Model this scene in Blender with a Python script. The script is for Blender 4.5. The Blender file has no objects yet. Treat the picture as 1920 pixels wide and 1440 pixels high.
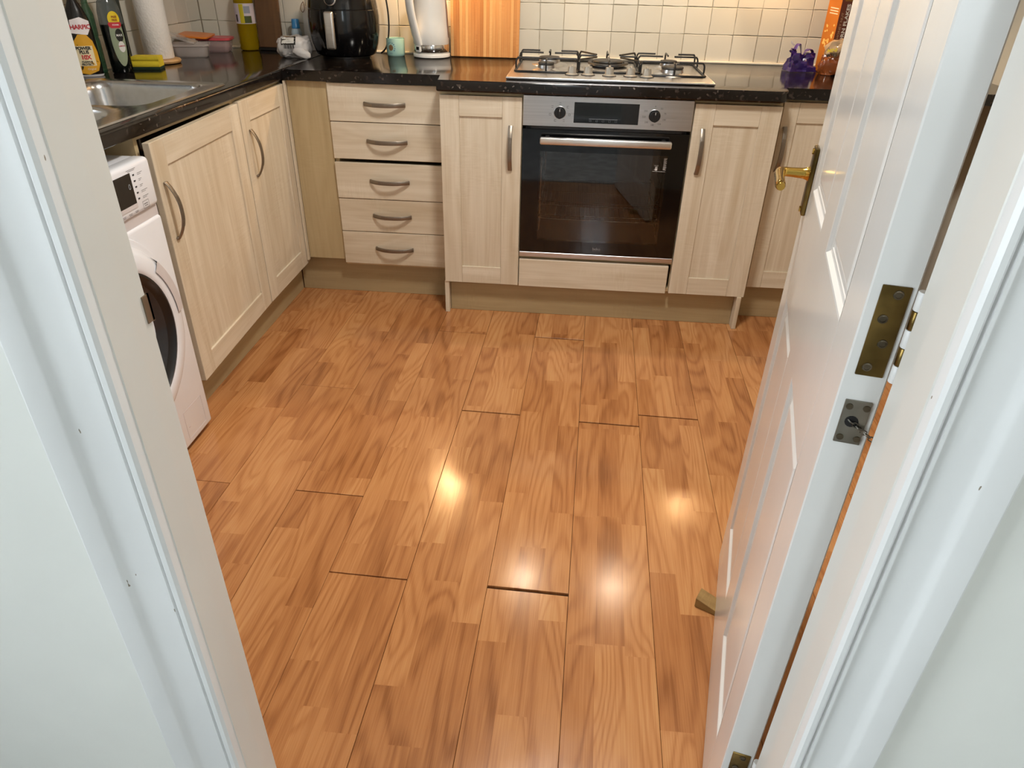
import bpy, bmesh, math, random
from mathutils import Vector, Matrix, noise
from mathutils.bvhtree import BVHTree
random.seed(7)
PI = math.pi
scene = bpy.context.scene
C = scene.collection
# ------------------------------------------------------------------ camera
CAM = (0.4931, -2.6086, 1.2689); YAW, PITCH, ROLL, FPX = 0.0799, 0.5493, 0.0221, 1304.36
def make_camera():
    f = Vector((-math.sin(YAW)*math.cos(PITCH), math.cos(YAW)*math.cos(PITCH), -math.sin(PITCH)))
    r0 = Vector((math.cos(YAW), math.sin(YAW), 0)); u0 = r0.cross(f)
    r = r0*math.cos(ROLL) + u0*math.sin(ROLL); u = -r0*math.sin(ROLL) + u0*math.cos(ROLL)
    cd = bpy.data.cameras.new('camera'); cd.sensor_width = 36; cd.sensor_fit = 'HORIZONTAL'
    cd.lens = FPX/1920*36; cd.clip_start = .02; cd.clip_end = 100
    o = bpy.data.objects.new('camera', cd); C.objects.link(o)
    m = Matrix((r, u, -f)).transposed().to_4x4(); m.translation = Vector(CAM); o.matrix_world = m
    scene.camera = o
make_camera()
# ------------------------------------------------------------------ world, lights, exposure
scene.view_settings.view_transform = 'Standard'; scene.view_settings.look = 'None'
scene.view_settings.gamma = 1; scene.view_settings.use_curve_mapping = False
scene.view_settings.exposure = 0.0
w = bpy.data.worlds.new('overcast_sky'); scene.world = w; w.use_nodes = True
bg = w.node_tree.nodes['Background']; bg.inputs[0].default_value = (.88, .94, 1.0, 1); bg.inputs[1].default_value = 8.3
def light(name, kind, loc, energy, col, rot=(0, 0, 0), **kw):
    l = bpy.data.lights.new(name, kind); l.energy = energy; l.color = col
    for k, v in kw.items(): setattr(l, k, v)
    o = bpy.data.objects.new(name, l); o.location = loc; o.rotation_euler = rot; C.objects.link(o); return o
for nm, lc, ry, a, b in (('hall_window_portal', (-.97, -2.95, 1.25), (0, -PI/2, 0), 1.8, 1.0), ('hall_door_portal', (.73, -4.32, 1.6), (PI/2, 0, 0), .36, 1.3), ('kitchen_window_portal', (-1.30, -.80, 1.62), (0, -PI/2, 0), .86, .7)):
    pt = light(nm, 'AREA', lc, 1, (1, 1, 1), ry, shape='RECTANGLE', size=a, size_y=b); pt.data.cycles.is_portal = True
CEIL_E, HOOD_E = 33, 12
WARM = (1.0, .70, .40); NEUT = (1.0, .95, .88)
light('ceiling_lamp_light', 'AREA', (.55, -1.0, 2.30), CEIL_E, NEUT, shape='DISK', size=.30)
for hx in (.36, .865):
    light('hood_lamp_light', 'SPOT', (hx, .245, 1.815), HOOD_E, (1, .80, .56), spot_size=2.3, spot_blend=.3, shadow_soft_size=.020)
for hx, hy, CAB_E in ((-.13, .60, 19), (1.24, .60, 10)):
    light('cabinet_lamp_light', 'SPOT', (hx, hy, 1.435), CAB_E, (1, .60, .27), spot_size=2.5, spot_blend=.5, shadow_soft_size=.018)

# ------------------------------------------------------------------ materials
def lin(h):
    h = h.lstrip('#'); v = [int(h[i:i+2], 16)/255 for i in (0, 2, 4)]
    return tuple((x/12.92 if x <= .04045 else ((x+.055)/1.055)**2.4) for x in v) + (1,)
class NT:
    def __init__(s, name):
        s.m = bpy.data.materials.new(name); s.m.use_nodes = True; s.t = s.m.node_tree
        s.b = s.t.nodes['Principled BSDF']; s.out = s.t.nodes['Material Output']
    def n(s, typ, ins=None, **kw):
        x = s.t.nodes.new(typ)
        for k, v in kw.items(): setattr(x, k, v)
        for k, v in (ins or {}).items(): s.set(x.inputs[k], v)
        return x
    def set(s, sock, v):
        if isinstance(v, bpy.types.NodeSocket): s.t.links.new(v, sock)
        else: sock.default_value = v
    def p(s, **kw):
        for k, v in kw.items(): s.set(s.b.inputs[k.replace('_', ' ')], v)
    def math(s, op, a, b=0., c=None):
        x = s.n('ShaderNodeMath', operation=op); s.set(x.inputs[0], a); s.set(x.inputs[1], b)
        if c is not None: s.set(x.inputs[2], c)
        return x.outputs[0]
    def mix(s, f, a, b, bt='MIX'):
        x = s.n('ShaderNodeMix', data_type='RGBA', blend_type=bt); s.set(x.inputs['Factor'], f); s.set(x.inputs[6], a); s.set(x.inputs[7], b)
        return x.outputs[2]
    def ramp(s, f, stops):
        x = s.n('ShaderNodeValToRGB'); s.set(x.inputs[0], f); e = x.color_ramp.elements
        e[0].position, e[0].color = stops[0][0], stops[0][1]
        e[1].position, e[1].color = stops[-1][0], stops[-1][1]
        for p_, c_ in stops[1:-1]:
            k = e.new(p_); k.color = c_
        return x.outputs[0]
    def objco(s, rnd=True):
        tc = s.n('ShaderNodeTexCoord')
        if not rnd: return tc.outputs['Object']
        oi = s.n('ShaderNodeObjectInfo'); r = s.math('MULTIPLY', oi.outputs['Random'], 37.)
        cv = s.n('ShaderNodeCombineXYZ', {0: r, 1: s.math('MULTIPLY', r, 1.7), 2: s.math('MULTIPLY', r, .6)})
        return s.n('ShaderNodeVectorMath', {0: tc.outputs['Object'], 1: cv.outputs[0]}, operation='ADD').outputs[0]
    def scale(s, v, sc):
        return s.n('ShaderNodeVectorMath', {0: v, 1: sc}, operation='MULTIPLY').outputs[0]
    def noise(s, v, sc=1., det=4., rough=.5, dist=0.):
        return s.n('ShaderNodeTexNoise', {'Vector': v, 'Scale': sc, 'Detail': det, 'Roughness': rough, 'Distortion': dist}).outputs[0]
    def bump(s, h, st=.2, d=.001):
        return s.n('ShaderNodeBump', {'Height': h, 'Strength': st, 'Distance': d}).outputs[0]
def plain(name, col, rough=.5, metal=0., var=.06, bump=0., bscale=60., **kw):
    t = NT(name); v = t.objco(); c = lin(col) if isinstance(col, str) else col
    nz = t.noise(v, 14., 4)
    d = tuple(x*(1-var*2) for x in c[:3]) + (1,); e = tuple(min(1, x*(1+var)) for x in c[:3]) + (1,)
    t.p(Base_Color=t.ramp(nz, [(.3, d), (.7, e)]), Roughness=t.math('MULTIPLY_ADD', nz, .12*rough, rough*.94), Metallic=metal)
    if bump: t.p(Normal=t.bump(t.noise(v, bscale, 3), bump))
    for k, x in kw.items(): t.set(t.b.inputs[k.replace('_', ' ')], x)
    return t.m
def woodfoil(name, axis, dark='c0af94', light_='e0d6c4', rough=.42):
    t = NT(name); v = t.objco()
    s1 = {'z': (9, 9, 1.1), 'x': (1.1, 9, 9), 'y': (9, 1.1, 9)}[axis]
    s2 = {'z': (170, 170, 5), 'x': (5, 170, 170), 'y': (170, 5, 170)}[axis]
    s3 = {'z': (22, 22, 190), 'x': (190, 22, 22), 'y': (22, 190, 22)}[axis]
    s4 = {'z': (28, 28, 1.2), 'x': (1.2, 28, 28), 'y': (28, 1.2, 28)}[axis]
    a = t.noise(t.scale(v, s1), 1., 2, .5, .4)
    rings = t.math('SINE', t.math('MULTIPLY', a, 60.))
    fine = t.noise(t.scale(v, s2), 1., 2)
    band = t.noise(t.scale(v, s4), 1., 3)
    mask = t.math('MAXIMUM', t.math('MULTIPLY_ADD', t.noise(v, 9., 2), 3., -1.35), 0.)
    cross = t.math('MULTIPLY', t.math('MULTIPLY_ADD', t.noise(t.scale(v, s3), 1., 2, .5, .5), 1., -.5), mask)
    f = t.math('ADD', t.math('MULTIPLY', rings, .045), t.math('MULTIPLY_ADD', fine, .30, .10))
    f = t.math('ADD', f, t.math('MULTIPLY', cross, .55)); f = t.math('ADD', f, t.math('MULTIPLY_ADD', a, .45, -.225)); f = t.math('ADD', f, t.math('MULTIPLY_ADD', band, .7, -.10))
    d, l = lin(dark), lin(light_); mid = tuple(x*.5+y*.5 for x, y in zip(d, l))
    col = t.ramp(f, [(.22, d), (.50, mid), (.80, l)])
    t.p(Base_Color=col, Roughness=rough, Normal=t.bump(f, .05))
    return t.m
def plank_mat():
    t = NT('cherry_laminate')
    uv = t.n('ShaderNodeUVMap', uv_map='UVMap').outputs[0]; sp = t.n('ShaderNodeSeparateXYZ', {0: uv})
    u, v = sp.outputs[0], sp.outputs[1]; rnd = t.n('ShaderNodeObjectInfo').outputs['Random']
    R = t.math('MULTIPLY', rnd, 91.7)
    strip = t.math('FLOOR', t.math('DIVIDE', u, .0641))
    off = t.n('ShaderNodeTexWhiteNoise', {0: t.n('ShaderNodeCombineXYZ', {0: strip, 1: R}).outputs[0]}, noise_dimensions='2D').outputs[0]
    seg = t.math('FLOOR', t.math('DIVIDE', t.math('ADD', v, off), .41))
    wn = t.n('ShaderNodeTexWhiteNoise', {0: t.n('ShaderNodeCombineXYZ', {0: strip, 1: seg, 2: R}).outputs[0]}, noise_dimensions='3D')
    cr, cc = wn.outputs[0], wn.outputs[1]
    big = t.n('ShaderNodeVectorMath', {0: cc, 1: (40, 40, 40)}, operation='MULTIPLY').outputs[0]
    co = t.n('ShaderNodeVectorMath', {0: t.n('ShaderNodeCombineXYZ', {0: u, 1: v}).outputs[0], 1: big}, operation='ADD').outputs[0]
    a = t.noise(t.scale(co, (10, 1.5, 1)), 1., 1.6, .4, .35)
    k = t.math('MULTIPLY_ADD', cr, 45., 42.)
    rings = t.math('SINE', t.math('MULTIPLY', a, k))
    rings = t.math('POWER', t.math('MULTIPLY_ADD', rings, .5, .5), 2.2)
    fine = t.noise(t.scale(co, (330, 7, 1)), 1., 3, .6)
    blot = t.noise(t.scale(co, (7, 3, 1)), 1., 3)
    tone = t.math('MULTIPLY_ADD', cr, .34, .27)
    f = t.math('SUBTRACT', tone, t.math('MULTIPLY', rings, .22))
    f = t.math('ADD', f, t.math('MULTIPLY_ADD', fine, .62, -.31)); f = t.math('ADD', f, t.math('MULTIPLY_ADD', blot, .5, -.25))
    col = t.ramp(f, [(-.0, lin('8d5932')), (.28, lin('ab7245')), (.55, lin('bd8554')), (.9, lin('cc9b66'))])
    e = t.math('ABSOLUTE', t.math('SUBTRACT', t.math('FRACT', t.math('DIVIDE', u, .0641)), .5))
    rn = t.noise(t.scale(t.n('ShaderNodeCombineXYZ', {0: u, 1: v, 2: R}).outputs[0], (14, 14, 1)), 1., 4)
    t.p(Base_Color=col, Roughness=t.math('MULTIPLY_ADD', rn, .12, .12), Normal=t.bump(t.math('ADD', fine, t.math('MULTIPLY', rn, 3.)), .035), Specular_IOR_Level=.45)
    return t.m
def worktop_mat():
    t = NT('dark_granite_laminate'); v = t.objco(False)
    vo = t.n('ShaderNodeTexVoronoi', {'Vector': v, 'Scale': 120.}); r = t.n('ShaderNodeSeparateColor', {0: vo.outputs['Color']})
    fl = t.math('GREATER_THAN', r.outputs[0], .88)
    nz = t.noise(v, 34., 5, .7)
    base = t.ramp(nz, [(.35, lin('0b0909')), (.6, lin('16110f')), (.75, lin('241c18'))])
    fleck = t.ramp(r.outputs[1], [(0, lin('241d1b')), (.6, lin('332b27')), (.93, lin('4a423d')), (1, lin('77706a'))])
    f2 = t.math('MULTIPLY', fl, t.math('GREATER_THAN', t.noise(v, 60., 2), .46))
    t.p(Base_Color=t.mix(f2, base, fleck), Roughness=t.math('MULTIPLY_ADD', nz, .06, .08), Specular_IOR_Level=.42)
    return t.m
def glass_mat(name, tint=(.95, .97, .97, 1), rough=0., ior=1.45, refl=1.0):
    t = NT(name); t.t.nodes.remove(t.b)
    tr = t.n('ShaderNodeBsdfTransparent', {0: tint}); gl = t.n('ShaderNodeBsdfGlossy', {'Color': (refl, refl, refl, 1), 'Roughness': rough + t_eps})
    fr = t.n('ShaderNodeFresnel', {'IOR': ior}); mx = t.n('ShaderNodeMixShader', {0: fr.outputs[0], 1: tr.outputs[0], 2: gl.outputs[0]})
    t.t.links.new(mx.outputs[0], t.out.inputs[0]); return t.m
t_eps = 0.01
def clearplastic(name, col, alpha=.45, rough=.2):
    t = NT(name); v = t.objco(); nz = t.noise(v, 30., 3)
    c = lin(col)
    t.p(Base_Color=t.ramp(nz, [(.3, tuple(x*.93 for x in c[:3])+(1,)), (.7, c)]), Roughness=rough, Alpha=alpha); return t.m
def emit(name, col, st):
    t = NT(name); t.p(Base_Color=col, Emission_Color=col, Emission_Strength=st); return t.m
def brushed(name, col, rough, axis=(2, 200, 200), metal=1.):
    t = NT(name); v = t.objco(); nz = t.noise(t.scale(v, axis), 1., 3)
    c = lin(col); t.p(Base_Color=t.ramp(nz, [(.3, tuple(x*.88 for x in c[:3])+(1,)), (.7, c)]), Metallic=metal, Roughness=t.math('MULTIPLY_ADD', nz, .12, rough-.06), Normal=t.bump(nz, .03)); return t.m
def handle_mat():
    t = NT('ridged_pewter'); v = t.objco(False); ck = t.n('ShaderNodeTexBrick', {'Vector': t.scale(v, (1, 1, 1)), 'Scale': 260., 'Mortar Size': .03})
    ck.offset = 0
    t.p(Base_Color=lin('8f867b'), Metallic=.9, Roughness=.38, Normal=t.bump(t.noise(t.scale(v, (420, 420, 420)), 1., 0), .5, .0006)); return t.m
def paint_mat(name, col, rough=.25, chips=False):
    t = NT(name); v = t.objco(False); nz = t.noise(v, 5., 5); fine = t.noise(v, 90., 2)
    c = lin(col); cc = t.ramp(nz, [(.3, tuple(x*.94 for x in c[:3])+(1,)), (.7, c)])
    if chips:
        ch = t.noise(t.scale(v, (70, 70, 24)), 1., 3, .6); cc = t.mix(t.math('GREATER_THAN', ch, .735), cc, lin('8d8272'))
    t.p(Base_Color=cc, Roughness=rough, Normal=t.bump(t.math('MULTIPLY_ADD', fine, .4, nz), .05, .002)); return t.m

MAT = {}
MAT['fz'] = woodfoil('maple_foil_vertical', 'z'); MAT['fx'] = woodfoil('maple_foil_horizontal', 'x')
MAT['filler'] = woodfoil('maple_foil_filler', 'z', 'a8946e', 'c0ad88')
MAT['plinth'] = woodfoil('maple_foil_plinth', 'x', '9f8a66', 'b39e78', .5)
MAT['carcass'] = plain('carcass_melamine', 'cbb68e', .5)
MAT['plank'] = plank_mat(); MAT['sub'] = plain('dark_subfloor', '1c1512', .9)
MAT['worktop'] = worktop_mat()
MAT['steel'] = brushed('brushed_steel', 'c9c9cb', .30); MAT['sinksteel'] = brushed('sink_steel', 'bfc1c4', .22, (60, 60, 60))
MAT['chrome'] = plain('chrome', 'd8d8d8', .08, 1., .02); MAT['alu'] = brushed('satin_aluminium', 'e2e0de', .33)
MAT['handle'] = handle_mat(); MAT['pewter'] = plain('satin_pewter', 'aaa49a', .4, .6)
MAT['blackgloss'] = plain('black_glass', '060607', .05, 0, .05); MAT['black'] = plain('black_plastic', '0d0d0f', .32)
MAT['iron'] = plain('black_enamel_wire', '101011', .38); MAT['cap'] = plain('burner_cap', '2a2724', .5)
MAT['brass'] = plain('polished_brass', 'c9a552', .16, 1., .12); MAT['oldbrass'] = plain('tarnished_brass', '8c7443', .30, 1., .35, .25, 40)
MAT['oldsteel'] = plain('worn_steel', '8e8a80', .3, 1., .35, .2, 50)
MAT['screw'] = plain('dark_screw', '6a6152', .35, 1., .2)
MAT['gloss'] = paint_mat('white_gloss_paint', 'dfdedb', .17); MAT['trim'] = paint_mat('white_satin_paint', 'ebebea', .28, True)
MAT['liner'] = paint_mat('cream_white_lining_paint', 'dedbd4', .28)
MAT['hallwall'] = paint_mat('pale_cream_emulsion', 'f0f0ea', .85); MAT['kitwall'] = paint_mat('kitchen_emulsion', 'ddd6c4', .85)
MAT['ceil'] = paint_mat('ceiling_white', 'efeeea', .9); MAT['grout'] = plain('grey_grout', 'b5ab98', .9)
MAT['white'] = plain('white_enamel', 'e4e7ee', .22, 0, .01); MAT['whiteplastic'] = plain('white_plastic', 'eceae6', .25, 0, .02)
MAT['greyplastic'] = plain('pale_grey_plastic', 'cdc7c8', .35, 0, .03); MAT['ink'] = plain('grey_ink', '4a4a4c', .6); MAT['inklight'] = plain('pale_ink', 'b9bcc0', .6)
MAT['carpet'] = plain('hall_carpet', 'c3c4c6', .95, 0, .2, .3, 300)
MAT['sealant'] = plain('white_sealant', 'e8e0cf', .4)
def tile_mat():
    t = NT('cream_glazed_tile'); v = t.objco(); r = t.n('ShaderNodeObjectInfo').outputs['Random']
    c = t.ramp(r, [(0, lin('cfcabc')), (.5, lin('d6d1c3')), (1, lin('dbd6c9'))])
    t.p(Base_Color=c, Roughness=.2, Normal=t.bump(t.noise(v, 16., 2), .10, .004)); return t.m
MAT['tile'] = tile_mat()

# ------------------------------------------------------------------ mesh helpers
def link(name, me, mat, parent=None, loc=None, rot=None, smooth=None):
    o = bpy.data.objects.new(name, me); C.objects.link(o)
    if mat is not None and not me.materials: me.materials.append(MAT[mat] if isinstance(mat, str) else mat)
    if parent is not None: o.parent = parent
    if loc is not None: o.location = loc
    if rot is not None: o.rotation_euler = rot
    return o
def fin(bm, smooth=False, ang=35):
    bmesh.ops.recalc_face_normals(bm, faces=bm.faces[:])
    me = bpy.data.meshes.new('mesh'); bm.to_mesh(me); bm.free()
    if smooth:
        for p in me.polygons: p.use_smooth = True
        try: me.set_sharp_from_angle(angle=math.radians(ang))
        except Exception: pass
    return me
def box(bm, x0, x1, y0, y1, z0, z1, b=0., seg=1):
    r = bmesh.ops.create_cube(bm, size=1.); vs = r['verts']
    for v in vs: v.co = Vector(((x0+x1)/2+v.co.x*(x1-x0), (y0+y1)/2+v.co.y*(y1-y0), (z0+z1)/2+v.co.z*(z1-z0)))
    if b > 0:
        es = {e for v in vs for e in v.link_edges}
        bmesh.ops.bevel(bm, geom=list(es), offset=b, segments=seg, affect='EDGES', profile=.5)
def boxo(name, mat, parent, x0, x1, y0, y1, z0, z1, b=0., seg=1, **kw):
    bm = bmesh.new(); box(bm, x0, x1, y0, y1, z0, z1, b, seg); return link(name, fin(bm, b > 0 and seg > 1), mat, parent, **kw)
def boxes(name, mat, parent, lst, b=0., **kw):
    bm = bmesh.new()
    for a in lst: box(bm, *a, b=b)
    return link(name, fin(bm), mat, parent, **kw)
def lathe(bm, prof, n=32, c=(0, 0, 0), sx=1., sy=1., caps=True):
    rings = []
    for r, z in prof:
        rings.append([bm.verts.new((c[0]+sx*r*math.cos(2*PI*i/n), c[1]+sy*r*math.sin(2*PI*i/n), c[2]+z)) for i in range(n)])
    for a, b in zip(rings, rings[1:]):
        for i in range(n): bm.faces.new((a[i], a[(i+1) % n], b[(i+1) % n], b[i]))
    if caps:
        if prof[0][0] > 1e-5: bm.faces.new(rings[0][::-1])
        if prof[-1][0] > 1e-5: bm.faces.new(rings[-1])
    bmesh.ops.remove_doubles(bm, verts=[v for r_ in rings for v in r_], dist=1e-6)
def latheo(name, mat, parent, prof, n=32, ang=40, caps=True, sx=1., sy=1., **kw):
    bm = bmesh.new(); lathe(bm, prof, n, sx=sx, sy=sy, caps=caps); return link(name, fin(bm, True, ang), mat, parent, **kw)
def cyl_y(bm, x, z, r, y0, y1, n=24):      # cylinder along y
    a = [bm.verts.new((x+r*math.cos(2*PI*i/n), y0, z+r*math.sin(2*PI*i/n))) for i in range(n)]
    b = [bm.verts.new((x+r*math.cos(2*PI*i/n), y1, z+r*math.sin(2*PI*i/n))) for i in range(n)]
    for i in range(n): bm.faces.new((a[i], a[(i+1) % n], b[(i+1) % n], b[i]))
    bm.faces.new(a); bm.faces.new(b)
def sweep(bm, pts, sec, closed=False, up=Vector((0, 0, 1)), scales=None):
    """sweep 2D section (list of (a,b)) along pts; a along side vector, b along up-ish vector"""
    pts = [Vector(p) for p in pts]; n = len(pts); rings = []
    for i, p in enumerate(pts):
        if closed: tg = pts[(i+1) % n]-pts[i-1]
        else: tg = pts[min(i+1, n-1)]-pts[max(i-1, 0)]
        tg.normalize(); u = up if abs(tg.dot(up)) < .98 else Vector((0, 1, 0)) if abs(tg.y) < .9 else Vector((1, 0, 0))
        s = tg.cross(u).normalized(); q = s.cross(tg).normalized(); k = scales[i] if scales else 1.
        rings.append([bm.verts.new(p+s*a*k+q*b*k) for a, b in sec])
    m = len(sec)
    for i in range(n if closed else n-1):
        a, b = rings[i], rings[(i+1) % n]
        for j in range(m): bm.faces.new((a[j], a[(j+1) % m], b[(j+1) % m], b[j]))
    if not closed: bm.faces.new(rings[0][::-1]); bm.faces.new(rings[-1])
def circ(r, n=8): return [(r*math.cos(2*PI*i/n), r*math.sin(2*PI*i/n)) for i in range(n)]
def tubeo(name, mat, parent, pts, r, n=8, closed=False, scales=None, **kw):
    bm = bmesh.new(); sweep(bm, pts, circ(r, n), closed, scales=scales); return link(name, fin(bm, True, 50), mat, parent, **kw)
def smoothpath(pts, k=6):
    pts = [Vector(p) for p in pts]; out = []
    for i in range(len(pts)-1):
        p0, p1, p2, p3 = pts[max(i-1, 0)], pts[i], pts[i+1], pts[min(i+2, len(pts)-1)]
        for j in range(k):
            t = j/k
            out.append(.5*((2*p1)+(p2-p0)*t+(2*p0-5*p1+4*p2-p3)*t*t+(3*p1-p0-3*p2+p3)*t**3))
    out.append(pts[-1]); return out
def prism(bm, poly, z0, z1, bevel_top=0., seg=3):
    vb = [bm.verts.new((x, y, z0)) for x, y in poly]; vt = [bm.verts.new((x, y, z1)) for x, y in poly]
    n = len(poly)
    bm.faces.new(vb[::-1]); bm.faces.new(vt)
    for i in range(n): bm.faces.new((vb[i], vb[(i+1) % n], vt[(i+1) % n], vt[i]))
    if bevel_top:
        bm.verts.ensure_lookup_table()
        es = [e for e in bm.edges if (e.verts[0] in vt and e.verts[1] in vt) or (e.verts[0] in vb and e.verts[1] in vb)]
        bmesh.ops.bevel(bm, geom=es, offset=bevel_top, segments=seg, affect='EDGES', profile=.5)
def flat(name, mat, parent, poly3, **kw):
    """thin printed patch: polygon of 3D points"""
    bm = bmesh.new(); bm.faces.new([bm.verts.new(p) for p in poly3]); me = bpy.data.meshes.new('m'); bm.to_mesh(me); bm.free()
    return link(name, me, mat, parent, **kw)
def empty(name, loc=(0, 0, 0), rz=0.):
    o = bpy.data.objects.new(name, None); o.empty_display_size = .05; C.objects.link(o); o.location = loc; o.rotation_euler = (0, 0, rz); return o
def tag(o, label, cat=None, group=None, kind=None):
    o['label'] = label
    if cat: o['category'] = cat
    if group: o['group'] = group
    if kind: o['kind'] = kind
    return o
_inks = {}
def ink(col):
    if col not in _inks: _inks[col] = plain('print_'+col, col, .5, 0, .02)
    return _inks[col]
def text(s, size, col, parent, fn, name='lettering', bold=.0, align='CENTER', sp=1.0):
    """text laid in (a,b) plane then mapped with fn(a,b)->3D"""
    cu = bpy.data.curves.new('t', 'FONT'); cu.body = s; cu.size = size; cu.align_x = align; cu.align_y = 'CENTER'; cu.offset = bold; cu.space_character = sp
    cu.resolution_u = 2
    o = bpy.data.objects.new('t', cu); C.objects.link(o); bpy.context.view_layer.update()
    me = bpy.data.meshes.new_from_object(o.evaluated_get(bpy.context.evaluated_depsgraph_get())); bpy.data.objects.remove(o)
    me.materials.clear()
    for v in me.vertices: v.co = Vector(fn(v.co.x, v.co.y))
    return link(name, me, ink(col) if isinstance(col, str) and col not in MAT else col, parent)
def planefn(org, ax, ay):
    org, ax, ay = Vector(org), Vector(ax), Vector(ay); return lambda a, b: org+ax*a+ay*b
def sf(ob, val='structure'): ob['kind'] = val; return ob

# ------------------------------------------------------------------ room shell
XL, XR, YB, YK, YH = -1.19, 2.05, .72, -2.022, -2.105   # left wall, right wall, tile face, kitchen face and hall face of door wall
HW = .902                                               # worktop height
def shell():
    fl = boxo('floor', 'sub', None, XL-.05, XR+.05, YH, YB+.1, -.06, -.0085); tag(sf(fl), 'cherry wood laminate floor of the kitchen', None)
    # planks
    S = [-.02+.1922*k for k in range(-7, 12)]
    joint = {-3: -1.163, -2: -.635, -1: -1.176, 0: -1.458, 1: -.726, 2: -1.463, 3: -.747, 4: -.685, 5: -1.25}
    gap = {-3: .0016, -2: .0012, -1: .0030, 0: .0036, 1: .0062, 2: .0082, 3: .0066, 4: .0058, 5: .001}
    tilt = .0245; L = 1.285; rj = random.Random(3)
    def X(s, y): return s+tilt*(y+1)
    for i, s in enumerate(S[:-1]):
        k = i-7; jy = joint.get(k, -1.9+1.2*rj.random()); g = gap.get(k, .001)
        cuts = [jy+L*m for m in range(-3, 4)]
        ends = [YK-.05]+[c for c in cuts if YK+.0 < c < YB-.02]+[YB]
        for a, b in zip(ends, ends[1:]):
            ya = a+(g/2 if a in cuts else 0); yb = b-(g/2 if b in cuts else 0)
            ea = tilt*.19 if a in cuts else 0; eb = tilt*.19 if b in cuts else 0
            e = .0005+.0003*rj.random()
            if k in (1, 2) and b > 0: e += .0002
            x0, x1 = max(s+e, XL+.03), min(s+.1922-.0003, XR-.03)
            if x1-x0 < .03: continue
            P = [(X(x0, ya), ya), (X(x1, ya-ea), ya-ea), (X(x1, yb-eb), yb-eb), (X(x0, yb), yb)]
            P = [(x, max(y, YK-.05)) for x, y in P]
            bm = bmesh.new(); c = .0007; h = rj.uniform(-.0004, .0)
            cx = sum(q[0] for q in P)/4; cy = sum(q[1] for q in P)/4
            lo = [bm.verts.new((x, y, -.0085)) for x, y in P]; mi = [bm.verts.new((x, y, h-c)) for x, y in P]
            tp = [bm.verts.new((x+(c if x < cx else -c), y+(c if y < cy else -c), h)) for x, y in P]
            for A, B in ((lo, mi), (mi, tp)):
                for j in range(4): bm.faces.new((A[j], A[(j+1) % 4], B[(j+1) % 4], B[j]))
            bm.faces.new(tp); bm.faces.new(lo[::-1])
            uvl = bm.loops.layers.uv.new('UVMap'); off = rj.uniform(0, 3)
            for f in bm.faces:
                for lp in f.loops: lp[uvl].uv = (min(max(lp.vert.co.x-X(s, lp.vert.co.y), .0006), .1918), lp.vert.co.y+off+2.2)
            link('plank', fin(bm), 'plank', fl)
    # walls
    wb = boxo('wall_back', 'grout', None, XL-.1, XR+.1, YB+.005, YB+.12, 0, 2.4); tag(sf(wb), 'back wall with cream tiled splashback')
    wl = boxes('wall_left', 'grout', None, [(XL-.12, XL-.005, YH, YB+.005, 0, 1.19), (XL-.12, XL-.005, YH, -1.15, 1.19, 2.4), (XL-.12, XL-.005, -.45, YB+.005, 1.19, 2.4), (XL-.12, XL-.005, -1.15, -.45, 2.05, 2.4)]); tag(sf(wl), 'left wall with cream tiles above the sink run')
    wr = boxo('wall_right', 'kitwall', None, XR, XR+.1, YH, YB+.005, 0, 2.4); tag(sf(wr), 'right kitchen wall hidden behind the open door')
    tag(sf(boxo('ceiling', 'ceil', None, XL-.1, XR+.1, YH+.0, YB+.12, 2.4, 2.5)), 'white kitchen ceiling')
    # tiles : four uneven variants shared
    rt = random.Random(11); var = []
    for q in range(5):
        bm = bmesh.new(); hs = .0499; n = 4; ring0 = []; ring1 = []
        P = []
        for sx, sy, dx, dy in ((-1, -1, 1, 0), (1, -1, 0, 1), (1, 1, -1, 0), (-1, 1, 0, -1)):
            for j in range(n):
                t = 2*j/n; j1 = rt.uniform(-.0009, .0009)
                P.append(((sx+dx*t)*hs+(j1 if dy else 0), (sy+dy*t)*hs+(j1 if dx else 0)))
        lo = [bm.verts.new((x, 0, z)) for x, z in P]; m1 = [bm.verts.new((x, -.0045, z)) for x, z in P]; tp = [bm.verts.new((x*.972, -.0062, z*.972)) for x, z in P]
        for A, B in ((lo, m1), (m1, tp)):
            for j in range(len(P)): bm.faces.new((A[j], A[(j+1) % len(P)], B[(j+1) % len(P)], B[j]))
        bm.faces.new(tp); var.append(fin(bm, True, 20))
    for row in range(5):
        z = .908+.1015*row+.0508
        for k in range(-15, 18):
            x = .3111+.1018*k+.0509
            if k == -15: link('tile', var[0], 'tile', wb, (-1.1525, YB+.0055, z)).scale = (.70, 1, 1)
            if XL+.05 < x < XR-.05: link('tile', rt.choice(var), 'tile', wb, (x, YB+.0055, z+rt.uniform(-.0005, .0005)), (0, rt.uniform(-.004, .004), 0))
        for k in range(0, 17):
            y = YB-.055-.1018*k
            if row > 2 and y < -.2: continue
            link('tile', rt.choice(var), 'tile', wl, (XL-.0055, y, z), (rt.uniform(-.004, .004), 0, PI/2))
    tag(sf(boxo('trim_1', 'sealant', None, XL+.006, XR, YB-.012, YB+.004, HW-.001, HW+.0075, .002)), 'white sealant bead along the foot of the back tiles')
    tag(sf(boxo('trim_2', 'sealant', None, XL-.004, XL+.008, -1.6, YB-.014, HW-.001, HW+.007, .002)), 'sealant bead along the left tiles')
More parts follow.
